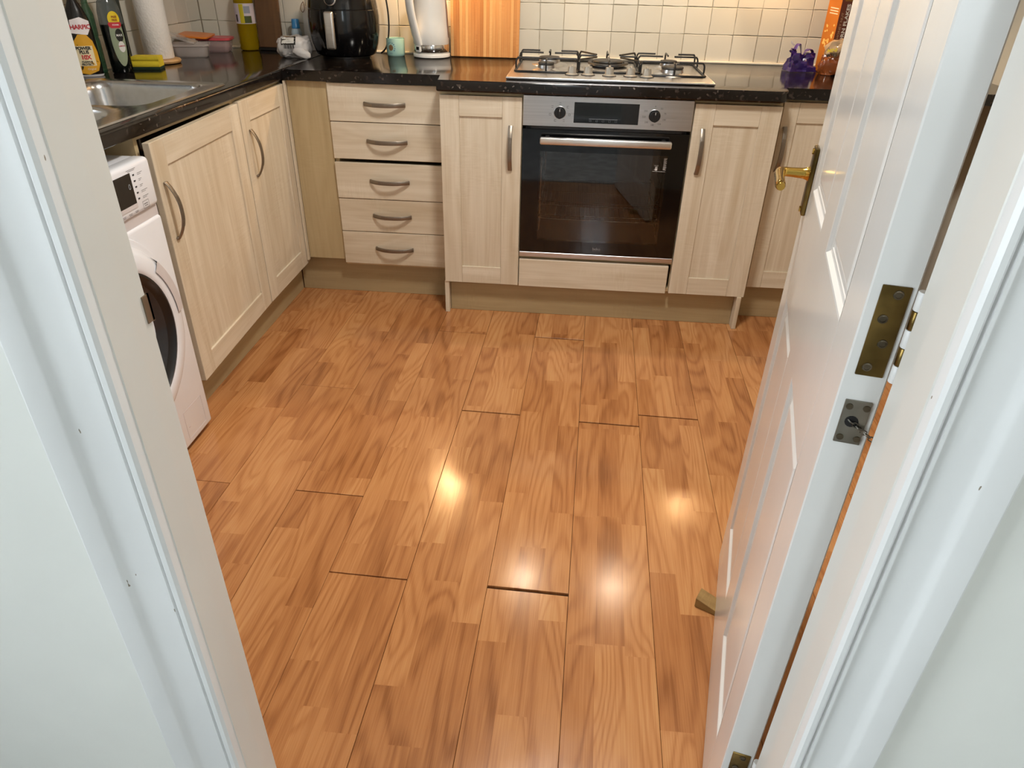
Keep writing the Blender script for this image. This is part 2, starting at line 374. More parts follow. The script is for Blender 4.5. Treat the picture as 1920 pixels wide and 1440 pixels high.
    wn = boxes('window_1', 'whiteplastic', None, [(XL-.10, XL-.04, -1.149, -1.10, 1.191, 2.049), (XL-.10, XL-.04, -.50, -.451, 1.191, 2.049), (XL-.10, XL-.04, -1.10, -.50, 1.191, 1.24), (XL-.10, XL-.04, -1.10, -.50, 2.0, 2.049), (XL-.10, XL-.04, -.825, -.775, 1.24, 2.0)]); tag(sf(wn), 'white framed window above the sink')
    for a, b in ((-1.10, -.825), (-.775, -.50)): boxo('pane', glass_mat('window_glass'), wn, XL-.072, XL-.068, a, b, 1.24, 2.0)
    wn = boxes('window_2', 'whiteplastic', None, [(-1.02, -.98, -3.449, -3.40, .351, 2.149), (-1.02, -.98, -2.50, -2.451, .351, 2.149), (-1.02, -.98, -3.40, -2.50, .351, .40), (-1.02, -.98, -3.40, -2.50, 2.1, 2.149)]); tag(sf(wn), 'hallway side window behind the camera')
    boxo('pane', glass_mat('hall_glass'), wn, -1.002, -.998, -3.40, -2.50, .40, 2.1)
    wn = boxes('window_3', 'whiteplastic', None, [(.551, .60, -4.37, -4.33, .951, 2.249), (.86, .909, -4.37, -4.33, .951, 2.249), (.60, .86, -4.37, -4.33, .951, 1.0), (.60, .86, -4.37, -4.33, 2.2, 2.249)]); tag(sf(wn), 'glazed end of the hallway behind the camera')
    boxo('pane', glass_mat('hall_end_glass'), wn, .60, .86, -4.352, -4.348, 1.0, 2.2)
    # door wall, hall side painted
    lx, rx = .087, .803
    wf = boxes('wall_front', 'hallwall', None, [(XL-.1, lx-.025, YH, YK, 0, 2.4), (rx+.025, XR+.1, YH, YK, 0, 2.4), (lx-.025, rx+.025, YH, YK, 2.02, 2.4)])
    tag(sf(wf), 'pale cream hallway wall around the doorway')
    # linings with stops
    MAT['strike'] = plain('bronzed_steel', '9a8a76', .4, .8, .2)
    fr = boxes('trim_5', 'liner', None, [(lx-.025, lx, YH, YK, 0, 2.02), (lx, lx+.013, YH, YK-.046, 0, 2.0), (rx, rx+.025, YH, YK, 0, 2.02), (rx-.012, rx, YH, YK-.046, 0, 2.0), (lx, rx, YH, YK, 2.0, 2.02)], b=.0012)
    tag(sf(fr), 'cream painted door lining of the kitchen doorway')
    boxes('strike_plate', 'strike', fr, [(lx-.0005, lx+.0014, YK-.008, YK+.003, .956, .984), (lx-.010, lx+.0014, YK+.0, YK+.003, .955, .984)])
    # architraves
    prof = [(0, 0), (0, .011), (.003, .0145), (.008, .0145), (.0105, .0125), (.0115, .009), (.0128, .009), (.0142, .0125), (.0175, .0125), (.020, .0085), (.030, .0082), (.046, .0098), (.0505, .0105), (.055, .0118), (.0585, .0148), (.062, .0165), (.086, .0170), (.0885, .0155), (.090, .012), (.090, 0)]
    for nm, x0, sg, lb in (('trim_3', lx+.012, -1, 'white moulded architrave left of the doorway'), ('trim_4', rx-.011, 1, 'white moulded architrave right of the doorway')):
        bm = bmesh.new()
        a = [bm.verts.new((x0+sg*o, YH-t, .0)) for o, t in prof]; b = [bm.verts.new((x0+sg*o, YH-t, 2.08)) for o, t in prof]
        for j in range(len(prof)-1): bm.faces.new((a[j], a[j+1], b[j+1], b[j]))
        bm.faces.new(a); bm.faces.new(b)
        tag(sf(link(nm, fin(bm, True, 28), 'trim')), lb)
    # hallway
    tag(sf(boxo('floor_hall', 'carpet', None, -.95, 1.75, -4.3, YH, -.06, -.002)), 'grey hallway carpet behind the camera')
    hw = boxes('wall_hall', 'hallwall', None, [(-1.05, -.95, -4.3, -3.45, 0, 2.4), (-1.05, -.95, -2.45, YH, 0, 2.4), (-1.05, -.95, -3.45, -2.45, 0, .35), (-1.05, -.95, -3.45, -2.45, 2.15, 2.4), (1.75, 1.85, -4.3, YH, 0, 2.4), (-1.05, .55, -4.4, -4.3, 0, 2.4), (.91, 1.85, -4.4, -4.3, 0, 2.4), (.55, .91, -4.4, -4.3, 0, .95), (.55, .91, -4.4, -4.3, 2.25, 2.4)])
    tag(sf(hw), 'hallway walls behind the camera')
    tag(sf(boxo('ceiling_hall', 'ceil', None, -1.05, 1.85, -4.4, YH, 2.4, 2.5)), 'white hallway ceiling')
shell()

# ------------------------------------------------------------------ kitchen units
def handle_mesh(L=.158, bow=.026, wd=.0155):
    bm = bmesh.new(); pts = []; N = 18
    for i in range(N+1):
        t = -1+2*i/N; pts.append((t*L/2, -(.004+bow*(1-abs(t)**2.3)), 0))
    sec = [(-.0022, -wd/2+.002), (-.0022, wd/2-.002), (-.001, wd/2), (.001, wd/2), (.0022, wd/2-.002), (.0022, -wd/2+.002), (.001, -wd/2), (-.001, -wd/2)]
    sweep(bm, pts, sec)
    for s in (-1, 1): box(bm, s*L/2-.006 if s > 0 else -L/2, L/2 if s > 0 else -L/2+.006, -.006, .0002, -wd/2, wd/2, .001)
    # raised cross ribs on the middle of the bow
    for i in range(-14, 15):
        t = i/14*.52; y = -(.004+bow*(1-abs(t)**2.3))-.0025
        box(bm, t*L/2-.0006, t*L/2+.0006, y-.0007, y+.001, -wd/2+.001, wd/2-.001)
    return fin(bm, True, 40)
HM = handle_mesh()
def shaker(parent, x0, x1, z0, z1, yf=0., hx=None, hz=None, vertical=True, name='door', rot=None, loc=(0, 0, 0), st=.070, rl=.070):
    """five piece door; local front faces -y at y=yf"""
    T = .019
    d = boxo(name, 'fz', parent, x0+st+.0002, x1-st-.0002, yf+.0062, yf+T-.002, z0+rl-.001, z1-rl+.001, loc=loc, rot=rot)
    for a, b in ((x0, x0+st), (x1-st, x1)): boxo('stile', 'fz', d, a, b, yf, yf+T, z0, z1, .0012)
    for a, b in ((z1-rl, z1-.0004), (z0+.0004, z0+rl)): boxo('rail', 'fx', d, x0+st+.0004, x1-st-.0004, yf+.0004, yf+T, a, b, .0008)
    if hx is not None: link('handle', HM, 'handle', d, (hx, yf, hz), (0, PI/2 if vertical else 0, 0))
    return d
def carcass(parent, w, d, z0, z1, yb0=.02):
    t = .016
    return boxes('body', 'carcass', parent, [(0, t, yb0, d, z0, z1), (w-t, w, yb0, d, z0, z1), (t, w-t, yb0, d, z0, z0+t), (t, w-t, d-.006, d, z0+t, z1), (t, w-t, yb0, yb0+.02, z1-.012, z1)])
Z0, Z1, ZC = .138, .851, .8635
def units():
    # --- oven section (front plane y=0)
    u = empty('base_cabinet', (0, 0, 0)); tag(u, 'narrow maple base cabinet left of the oven with one door', 'cabinet')
    carcass(u, .300, .56, Z0, ZC); shaker(u, .002, .298, Z0, Z1, 0, .259, .676)
    boxo('end_panel', 'fz', u, -.001, .016, -.004+.008, .10, 0, Z0, .0008)
    u = empty('base_cabinet', (.900, 0, 0)); tag(u, 'narrow maple base cabinet right of the oven with one door', 'cabinet')
    carcass(u, .300, .56, Z0, ZC); shaker(u, .002, .298, Z0, Z1, 0, .038, .690)
    boxo('end_panel', 'fz', u, .272, .289, -.014+.008, .10, 0, Z0, .0008)
    u = empty('oven_housing', (.300, 0, 0)); tag(u, 'maple housing under the oven with a blank lower panel', 'cabinet')
    boxes('body', 'carcass', u, [(.0, .600, .02, .56, Z0, .153), (.0, .6, .02, .04, .2525, .2625), (0, .6, .545, .56, .153, ZC)])
    boxo('lower_panel', 'fx', u, .002, .589, 0, .019, Z0-.002, .2515, .0012)
    # --- drawer unit
    u = empty('drawer_unit', (-.447, .115, 0)); tag(u, 'maple unit of five drawers beneath the air fryer', 'drawer unit')
    W = .445
    boxes('body', 'carcass', u, [(0, .016, .02, .55, Z0, ZC), (W-.016, W, .02, .55, Z0, ZC), (.016, W-.016, .02, .55, Z0, Z0+.016), (.016, W-.016, .53, .55, Z0+.016, ZC)])
    zs = [.861, .7225, .5845, .5735, .4285, .2905, .150]
    tops = [.861, .7215, .5705, .4265, .2885]; bots = [.7245, .5845, .4295, .2915, .150]
    for i, (a, b) in enumerate(zip(tops, bots)):
        yo = -.003 if i == 2 else 0.
        dr = boxo('drawer', 'fx', u, .001, W-.002, yo, yo+.018, b, a, .0014)
        link('handle', HM, 'handle', dr, (.2185, yo, (a+b)/2+.002-(.0 if i else .004)))
        boxo('drawer_box', 'carcass', dr, .03, W-.03, yo+.018, .42, b+.012, a-.045)
    # --- corner filler posts
    p = empty('corner_post', (-.447, .120, 0)); tag(p, 'maple corner filler between the drawers and the left cabinets', 'filler')
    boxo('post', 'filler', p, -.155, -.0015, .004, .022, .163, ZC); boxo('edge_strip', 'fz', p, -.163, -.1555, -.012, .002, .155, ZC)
    # --- right unit, set back
    u = empty('base_cabinet', (1.222, .090, 0)); tag(u, 'maple base cabinet set back behind the open white door', 'cabinet')
    carcass(u, .500, .60, .145, ZC); shaker(u, .002, .498, .146, .853, 0, .020, .690, st=.055)
    # --- left run, fronts face +x
    u = empty('sink_cabinet', (-.612, -.865, 0), PI/2); tag(u, 'maple sink base cabinet with its door slightly ajar beside the washing machine', 'cabinet')
    carcass(u, .580, .56, Z0, ZC)
    shaker(u, -.575, 0, Z0, Z1-.004, 0, -.545, .662, rot=(0, 0, .034), loc=(.577, 0, 0))
    u = empty('base_cabinet', (-.612, -.283, 0), PI/2); tag(u, 'maple base cabinet in the left corner with a closed door', 'cabinet')
    carcass(u, .42, .56, Z0, ZC); shaker(u, .002, .412, Z0, Z1, 0, .055, .676)
    # --- plinths
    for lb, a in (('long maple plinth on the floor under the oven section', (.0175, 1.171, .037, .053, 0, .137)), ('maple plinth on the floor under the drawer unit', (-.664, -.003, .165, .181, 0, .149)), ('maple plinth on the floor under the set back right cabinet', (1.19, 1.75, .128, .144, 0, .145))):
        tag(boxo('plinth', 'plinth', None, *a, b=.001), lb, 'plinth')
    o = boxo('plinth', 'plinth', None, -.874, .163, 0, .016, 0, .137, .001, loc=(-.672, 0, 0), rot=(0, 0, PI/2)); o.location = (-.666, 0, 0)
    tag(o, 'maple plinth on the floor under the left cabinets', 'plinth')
    # --- worktops
    bm = bmesh.new(); T = .0375
    yf = .103; r = .028
    poly = [(-.607, .718), (-.607, yf), (-.004, yf), (-.004, -.022)]
    for i in range(7):
        a = -PI/2+PI/2*i/6; poly.append((1.206-r+r*math.cos(a), -.022+r+r*math.sin(a)))
    poly += [(1.206, .072), (XR-.01, .072), (XR-.01, .718)]
    prism(bm, poly[::-1][::-1], HW-T, HW, .0065, 3)
    o = link('worktop', fin(bm, True, 40), 'worktop'); tag(o, 'glossy dark speckled worktop carrying the hob along the back wall', 'worktop')
    # left worktop with bowl opening
    sy0, sy1, sx0, sx1 = -1.16, -.285, -1.08, -.675
    bm = bmesh.new(); xf = -.608
    sec = []
    for i in range(7): a = -PI/2+PI*i/6; sec.append((xf-.0065+.0065*math.cos(a), (HW-.0065 if a >= 0 else HW-T+.0065)+.0065*math.sin(a)))
    sec = [(sx1, HW-T)]+sec+[(sx1, HW)]
    for y0, y1 in ((-1.62, .718),):
        A = [bm.verts.new((x, y0, z)) for x, z in sec]; B = [bm.verts.new((x, y1, z)) for x, z in sec]
        n = len(sec)
        for i in range(n): bm.faces.new((A[i], A[(i+1) % n], B[(i+1) % n], B[i]))
        bm.faces.new(A); bm.faces.new(B)
    for a in ((XL+.002, sx0, -1.62, .718), (sx0, sx1, -1.62, sy0), (sx0, sx1, sy1, .718)): box(bm, *a, HW-T, HW)
    o = link('worktop', fin(bm, True, 40), 'worktop'); tag(o, 'dark speckled worktop along the left wall holding the sink', 'worktop')
units()

# ------------------------------------------------------------------ oven
def oven():
    o = empty('built_in_oven', (.302, 0, .2655)); tag(o, 'stainless and black glass built-in oven below the hob', 'oven')
    W, H = .595, .595
    boxes('casing', 'black', o, [(.01, .05, .024, .54, .0, .585), (W-.05, W-.01, .024, .54, 0, .585), (.05, W-.05, .024, .54, .48, .585), (.05, W-.05, .024, .54, 0, .05), (.05, W-.05, .50, .54, .05, .48)])
    f = boxo('control_panel', 'steel', o, 0, W, -.002, .022, .492, H, .0015)
    dsp = boxo('display', 'blackgloss', f, .181, .408, -.0034, 0, .508, .577, .0006)
    flat('display_line', ink('8a9096'), dsp, [(.235, -.0036, .5225), (.335, -.0036, .5225), (.335, -.0036, .5235), (.235, -.0036, .5235)])
    bm = bmesh.new()
    for i in range(5):
        x = .240+i*.0225
        for q in ((x-.004, x+.004, .5185, .5195), (x-.004, x+.004, .5135, .5145), (x-.004, x-.003, .514, .519), (x+.003, x+.004, .514, .519)): bm.faces.new([bm.verts.new((a, -.0036, c)) for a, c in ((q[0], q[2]), (q[1], q[2]), (q[1], q[3]), (q[0], q[3]))])
    link('display_icons', fin(bm), ink('4c5258'), dsp)
    for kx, ang in ((.131, 0.), (.463, .0)):
        bm = bmesh.new(); n = 28
        cyl_y(bm, kx, .5405, .0195, -.010, 0, n); cyl_y(bm, kx, .5405, .0175, -.022, -.010, n)
        k = link('knob', fin(bm, True, 50), 'black', f); boxo('knob_grip', 'black', k, kx-.005, kx+.005, -.030, -.020, .5405-.017, .5405+.017, .002)
        bm = bmesh.new(); sweep(bm, [(kx+.0205*math.cos(2*PI*i/28), -.0035, .5405+.0205*math.sin(2*PI*i/28)) for i in range(28)], circ(.0012, 6), True); link('knob_ring', fin(bm, True), 'steel', k)
        flat('pointer', ink('d8d8d8'), k, [(kx-.0008, -.0302, .548), (kx+.0008, -.0302, .548), (kx+.0008, -.0302, .556), (kx-.0008, -.0302, .556)])
    # printed scale
    pf = planefn((0, -.0022, 0), (1, 0, 0), (0, 0, 1))
    for i, s in enumerate(('0', '50', '75', '100', '150', '180', '200', '220', '250')):
        a = PI/2-i*2*PI/9.6; x, z = .463+.037*math.cos(a), .5405+.031*math.sin(a)
        text(s, .0085, '3c3c40', f, lambda p, q, x=x, z=z: (x+p, -.0022, z+q), 'scale_mark')
    bm = bmesh.new()
    for i in range(7):
        a = PI/2-i*2*PI/7; x, z = .131+.035*math.cos(a), .5405+.030*math.sin(a); s = .0036
        for q in ((-s, s, -s, -s+.001), (-s, s, s-.001, s), (-s, -s+.001, -s, s), (s-.001, s, -s, s))[:2 + i % 3]:
            bm.faces.new([bm.verts.new((x+p, -.0022, z+c)) for p, c in ((q[0], q[2]), (q[1], q[2]), (q[1], q[3]), (q[0], q[3]))])
    link('function_marks', fin(bm), ink('3c3c40'), f)['kind'] = 'stuff'
    # door
    wx0, wx1, wz0, wz1 = .066, .529, .068, .405
    d = boxes('oven_door', 'blackgloss', o, [(.001, wx0, -.003, .02, .019, .482), (wx1, W-.001, -.003, .02, .019, .482), (wx0, wx1, -.003, .02, .019, wz0), (wx0, wx1, -.003, .02, wz1, .482)])
    boxo('window', glass_mat('smoked_oven_glass', (.80, .79, .78, 1), 0., 1.5), d, wx0, wx1, -.003, -.001, wz0, wz1)
    boxo('inner_window', glass_mat('inner_oven_glass', (.95, .94, .93, 1), 0., 1.2), d, wx0, wx1, .016, .018, wz0, wz1)
    boxo('bottom_strip', 'steel', d, 0, W, -.0045, .02, 0, .0185, .001)
    h = boxo('handle_bar', 'alu', d, .066, .531, -.049, -.029, .437, .463, .006, 3)
    for x in (.09, .507): boxo('handle_post', 'alu', h, x-.008, x+.008, -.033, -.002, .443, .457, .002)
    boxo('vent_slot', 'black', d, .03, W-.03, .0, .02, .483, .491)
    text('beko', .0155, '8a8a8c', d, lambda a, b: (.300+a, -.0034, .0425+b), 'brand_lettering')
    flat('brand_line', ink('77777a'), d, [(.284, -.0034, .0335), (.316, -.0034, .0335), (.316, -.0034, .0342), (.284, -.0034, .0342)])
    # caution sticker: hand sign and lines of print
    g = ink('d9dadc')
    bm = bmesh.new()
    def q(x0, x1, z0, z1): bm.faces.new([bm.verts.new((a, -.0034, c)) for a, c in ((x0, z0), (x1, z0), (x1, z1), (x0, z1))])
    for i in range(14): q(.515-.0, .527-(i*37 % 5)*.0012, .396-i*.0031, .3972-i*.0031)
    q(.478, .524, .3495, .3503)
    q(.487, .495, .353, .359)
    for i, (hh) in enumerate((.0065, .008, .0085, .0075)): q(.487+i*.0021, .4884+i*.0021, .359, .359+hh)
    q(.4835, .487, .356, .3575)
    for i in range(3): q(.484+i*.005, .487+i*.005, .369, .3705); q(.4845+i*.005, .4866+i*.005, .3715, .3725)
    link('caution_sticker', fin(bm), g, d)
    # cavity lining and racks
    cv = plain('oven_enamel', '4a4542', .35)
    boxes('cavity', cv, o, [(.05, .062, .03, .5, .05, .43), (W-.062, W-.05, .03, .5, .05, .43), (.062, W-.062, .49, .5, .05, .43), (.062, W-.062, .03, .49, .05, .062), (.062, W-.062, .03, .49, .418, .43)])
    bm = bmesh.new(); cyl_y(bm, W/2, .25, .085, .482, .49, 24); link('fan_cover', fin(bm), cv, o)
    for z, n in ((.135, 22), (.190, 24), ):
        bm = bmesh.new(); x0, x1, y0, y1 = .082, W-.082, .06, .44
        for y in (y0, y0+.05, y1): sweep(bm, smoothpath([(x0-.014, y, z+.018), (x0-.006, y, z+.012), (x0, y, z), (x1, y, z), (x1+.006, y, z+.012), (x1+.014, y, z+.018)], 3), circ(.0026, 6))
        for i in range(n):
            x = x0+.01+(x1-x0-.02)*i/(n-1); sweep(bm, [(x, y0, z), (x, y1, z)], circ(.0016, 5))
        link('wire_rack', fin(bm, True), 'chrome', o)
    for x in (.07, W-.07):
        bm = bmesh.new()
        for z in (.10, .16, .22, .28, .34): sweep(bm, [(x, .06, z), (x, .45, z)], circ(.0022, 5))
        for y in (.06, .45): sweep(bm, [(x, y, .09), (x, y, .37)], circ(.0022, 5))
        link('shelf_guide', fin(bm, True), 'chrome', o)
oven()

# ------------------------------------------------------------------ hob
def hob():
    o = empty('gas_hob', (.60, .295, HW)); tag(o, 'stainless five burner gas hob with black pan supports', 'hob')
    X, Y = .365, .255
    bm = bmesh.new(); prism(bm, [(-X, -Y), (X, -Y), (X, Y), (-X, Y)], .0006, .0105, .0045, 3)
    b = link('hob_plate', fin(bm, True, 40), 'steel', o)
    cups = []
    burners = [(-.228, .115, .040), (-.232, -.065, .030), (.0, .06, .058), (.236, .105, .032), (.232, -.075, .040)]
    for x, y, r in burners:
        bz = latheo('burner', 'steel', o, [(r*1.75, .0104), (r*1.7, .0125), (r*1.15, .018), (r*1.05, .0195), (r*1.0, .030), (r*.9, .0315), (0, .0315)], 32, loc=(x, y, 0))
        latheo('burner_cap', 'cap', bz, [(r*.98, .0316), (r*1.02, .034), (r*.98, .0385), (r*.7, .040), (0, .0405)], 32)
        if r > .05: latheo('wok_ring', 'cap', bz, [(r*1.32, .0245), (r*1.36, .0265), (r*1.32, .031), (r*1.1, .031), (r*1.08, .0245)], 32)
    kp = [(.026, .0), (.0255, .004), (.019, .007), (.0165, .026), (.0155, .0285), (.0, .029)]
    for i, x in enumerate((-.134, -.076, -.0, .076, .134)):
        k = latheo('knob', 'pewter', o, [(r*.86, z) for r, z in kp], 24, loc=(x, -.165+(.006 if i in (1, 3) else 0), .0105))
        boxo('knob_ridge', 'pewter', k, -.0035, .0035, -.0145, .0145, .012, .034, .0015)
        latheo('knob_base', 'cap', k, [(.0255, .0), (.0255, .0018), (0, .0019)], 24)
    # pan supports : wire frames
    r = .0036; zt = .052; zb = .014
    def support(x0, x1, y0, y1, fingers):
        bm = bmesh.new()
        ring = []
        c = .012
        base = [(x0+c, y0, zb), (x1-c, y0, zb), (x1, y0+c, zb), (x1, y1-c, zb), (x1-c, y1, zb), (x0+c, y1, zb), (x0, y1-c, zb), (x0, y0+c, zb)]
        sweep(bm, base, circ(r, 8), True)
        for (ex, ey), (fx, fy) in fingers:
            sweep(bm, smoothpath([(ex, ey, zb), (ex, ey, zt-.012), (ex+(fx-ex)*.06, ey+(fy-ey)*.06, zt-.002), (ex+(fx-ex)*.16, ey+(fy-ey)*.16, zt), (fx, fy, zt)], 4), circ(r*.92, 8))
        for x in (x0+.006, x1-.006):
            for y in (y0+.006, y1-.006): lathe(bm, [(.0055, .0106-.0), (.0055, zb)], 8, (x, y, 0))
        s = link('pan_support', fin(bm, True, 60), 'iron', o); return s
    def fing(x0, x1, y0, y1, cx, cys, mid):
        f = []
        for cy, rr in cys:
            f += [((x0, cy), (cx-rr, cy)), ((x1, cy), (cx+rr, cy))]
        f += [((cx, y0), (cx, cys[0][0]-cys[0][1])), ((cx, y1), (cx, cys[-1][0]+cys[-1][1]))]
        return f
    L = fing(-.345, -.116, -.135, .225, -.230, [(-.065, .022), (.115, .022)], 0)
    R_ = fing(.118, .347, -.135, .225, .234, [(-.075, .022), (.105, .022)], 0)
    Mf = fing(-.110, .112, -.100, .225, 0., [(.06, .045)], 0)
    Mf += [((-.110, .200), (-.045, .10)), ((.112, .200), (.045, .10)), ((-.110, -.075), (-.045, .02)), ((.112, -.075), (.045, .02))]
    support(-.345, -.116, -.135, .225, L+[((-.345, .19), (-.27, .19)), ((-.116, .19), (-.185, .19))])
    support(-.110, .112, -.100, .225, Mf)
    support(.118, .347, -.135, .225, R_+[((.118, .19), (.19, .19)), ((.347, .19), (.28, .19))])
hob()

# ------------------------------------------------------------------ sink
def sink():
    o = empty('kitchen_sink', (0, 0, HW)); tag(o, 'stainless steel inset sink in the left worktop', 'sink')
    x0, x1, y0, y1 = -1.105, -.640, -1.20, -.262
    bx0, bx1, by0, by1 = -1.062, -.702, -.690, -.306
    def rr(x0, x1, y0, y1, r, z, n=5):
        P = []
        for cx, cy, a0 in ((x1-r, y1-r, 0), (x0+r, y1-r, PI/2), (x0+r, y0+r, PI), (x1-r, y0+r, 3*PI/2)):
            for i in range(n+1): a = a0+PI/2*i/n; P.append((cx+r*math.cos(a), cy+r*math.sin(a), z))
        return P
    bm = bmesh.new()
    loops = [rr(x0, x1, y0, y1, .035, .0006), rr(x0+.003, x1-.003, y0+.003, y1-.003, .033, .0045), rr(x0+.010, x1-.010, y0+.010, y1-.010, .03, .0035)]
    V = [[bm.verts.new(p) for p in L] for L in loops]
    for A, B in zip(V, V[1:]):
        for i in range(len(A)): bm.faces.new((A[i], A[(i+1) % len(A)], B[(i+1) % len(B)], B[i]))
    # deck with two openings : bridge by hand using triangle fill
    b1 = rr(bx0-.012, bx1+.012, by0-.012, by1+.012, .058, .0035); b2 = rr(-1.02, -.695, -1.12, -.750, .13, .0035)
    B1 = [bm.verts.new(p) for p in b1]; B2 = [bm.verts.new(p) for p in b2]
    es = []
    for Lp in (V[-1], B1, B2):
        for i in range(len(Lp)):
            e = bm.edges.get((Lp[i], Lp[(i+1) % len(Lp)])) or bm.edges.new((Lp[i], Lp[(i+1) % len(Lp)])); es.append(e)
    bmesh.ops.triangle_fill(bm, use_beauty=True, use_dissolve=False, edges=es)
    for Lv, (ax0, ax1, ay0, ay1), dep in ((B1, (bx0, bx1, by0, by1), .14), (B2, (-1.008, -.707, -1.108, -.762), .055)):
        prev = Lv
        for ins, z in ((.004, .001), (.010, -.006), (.014, -.02), (.024, -dep+.03), (.034, -dep+.008), (.055, -dep)):
            k = [bm.verts.new(p) for p in rr(ax0-.012+ins, ax1+.012-ins, ay0-.012+ins, ay1+.012-ins, (.058 if Lv is B1 else .13)-ins*.4, z)]
            for i in range(len(k)): bm.faces.new((prev[i], prev[(i+1) % len(k)], k[(i+1) % len(k)], k[i]))
            prev = k
        bm.faces.new(prev)
    link('sink_body', fin(bm, True, 50), 'sinksteel', o)
    for (x, y, z) in ((-.878, -.50, -.14), (-.86, -.93, -.055)):
        latheo('waste', 'chrome', o, [(.034, .0005), (.032, .004), (.024, .003), (.022, .0012), (0, .001)], 24, loc=(x, y, z))
sink()

# ------------------------------------------------------------------ washing machine (front faces +x)
def washer():
    o = empty('washing_machine', (-.585, -1.493, 0), PI/2); tag(o, 'white front loading washing machine left of the ajar cabinet door', 'washing machine')
    W, H = .598, .826                                          # local x -> world y, local -y -> world +x
    boxo('body', 'white', o, 0, W, .012, .585, .018, H-.002, .008, 3)
    boxo('front_panel', 'white', o, 0, W, -.0005, .03, .016, .676, .009, 3)
    boxo('grip_strip', 'greyplastic', o, .002, W-.002, .006, .03, .664, .712)
    cp = boxo('control_panel', 'white', o, 0, W, -.004, .04, .703, H, .012, 3)
    d = boxo('display', 'blackgloss', cp, .395, .502, -.0052, -.002, .723, .806, .0006)
    boxo('display_foot', 'greyplastic', d, .395, .502, -.0056, -.004, .723, .733)
    text('0', .020, '9aa0a6', d, lambda a, b: (.488+a, -.0056, .775+b), 'digit')
    bm = bmesh.new()
    for i in range(5): box(bm, .512, .519, -.0048, -.0036, .738+i*.0145, .7415+i*.0145)
    link('buttons', fin(bm), ink('2c2c30'), cp)
    bm = bmesh.new()
    def q(x0, x1, z0, z1): bm.faces.new([bm.verts.new((a, -.0043, c)) for a, c in ((x0, z0), (x1, z0), (x1, z1), (x0, z1))])
    for i, l in enumerate((.026, .027, .014, .014, .022)): q(.532, .532+l, .7395+i*.0145, .7405+i*.0145); q(.532, .532+l*.7, .7360+i*.0145, .7370+i*.0145)
    for i in range(3): q(.43+i*.028, .446+i*.028, .7145, .7155); q(.432+i*.028, .444+i*.028, .7115, .7125)
    for a in ((.525, .552, .7100, .7108), (.525, .552, .7280, .7288), (.525, .5258, .71, .7288), (.5512, .552, .71, .7288), (.529, .547, .7205, .722), (.531, .546, .716, .7175)): q(*a)
    q(.49, .53, .8115, .8125); q(.495, .525, .8085, .8095)
    link('panel_print', fin(bm), 'ink', cp)['kind'] = 'stuff'
    # porthole: rings of revolution about the local y axis
    cx, cz = .298, .428
    def ring(name, mat, prof, par, n=64, a0=0., a1=2*PI):
        bm = bmesh.new(); full = abs(a1-a0-2*PI) < 1e-6; R = []
        m = n if full else n+1
        for i in range(m):
            a = a0+(a1-a0)*i/n; R.append([bm.verts.new((cx+r*math.cos(a), y, cz+r*math.sin(a))) for r, y in prof])
        for i in range(n):
            A, B = R[i], R[(i+1) % m]
            for j in range(len(prof)-1): bm.faces.new((A[j], A[j+1], B[j+1], B[j]))
        return link(name, fin(bm, True, 45), mat, par)
    dr = ring('porthole_ring', 'white', [(.274, .0), (.270, -.008), (.262, -.010), (.254, -.010), (.249, -.013), (.240, -.026), (.228, -.032), (.200, -.035), (.190, -.032), (.184, -.026), (.181, -.016)], o)
    ring('handle_recess', 'greyplastic', [(.2515, -.0125), (.2475, -.020), (.2415, -.0335), (.2260, -.0362), (.212, -.0368)], dr, 20, .02, .74)
    ring('seal_ring', 'black', [(.190, -.0325), (.184, -.034), (.178, -.026), (.168, -.020)], dr)
    ring('glass_bowl', plain('tinted_porthole', '2a2b2e', .06), [(.170, -.021), (.158, -.012), (.14, .004), (.10, .02), (.0005, .028)], dr)
    bm = bmesh.new(); fx0, fx1, fz0, fz1 = .462, .566, .036, .128; w_ = .0012
    for a in ((fx0, fx1, fz0, fz0+w_), (fx0, fx1, fz1-w_, fz1), (fx0, fx0+w_, fz0, fz1), (fx1-w_, fx1, fz0, fz1)): box(bm, a[0], a[1], -.0011, 0, a[2], a[3])
    fl = link('filter_flap', fin(bm), 'greyplastic', o)
    boxo('flap_notch', 'greyplastic', fl, fx0+.012, fx0+.020, -.0012, .0, fz0+.034, fz0+.037)
    for x in (.05, W-.05):
        for y in (.06, .54): latheo('foot', 'black', o, [(.022, .0), (.022, .008), (.012, .009), (.012, .02)], 16, loc=(x, y, 0))
washer()

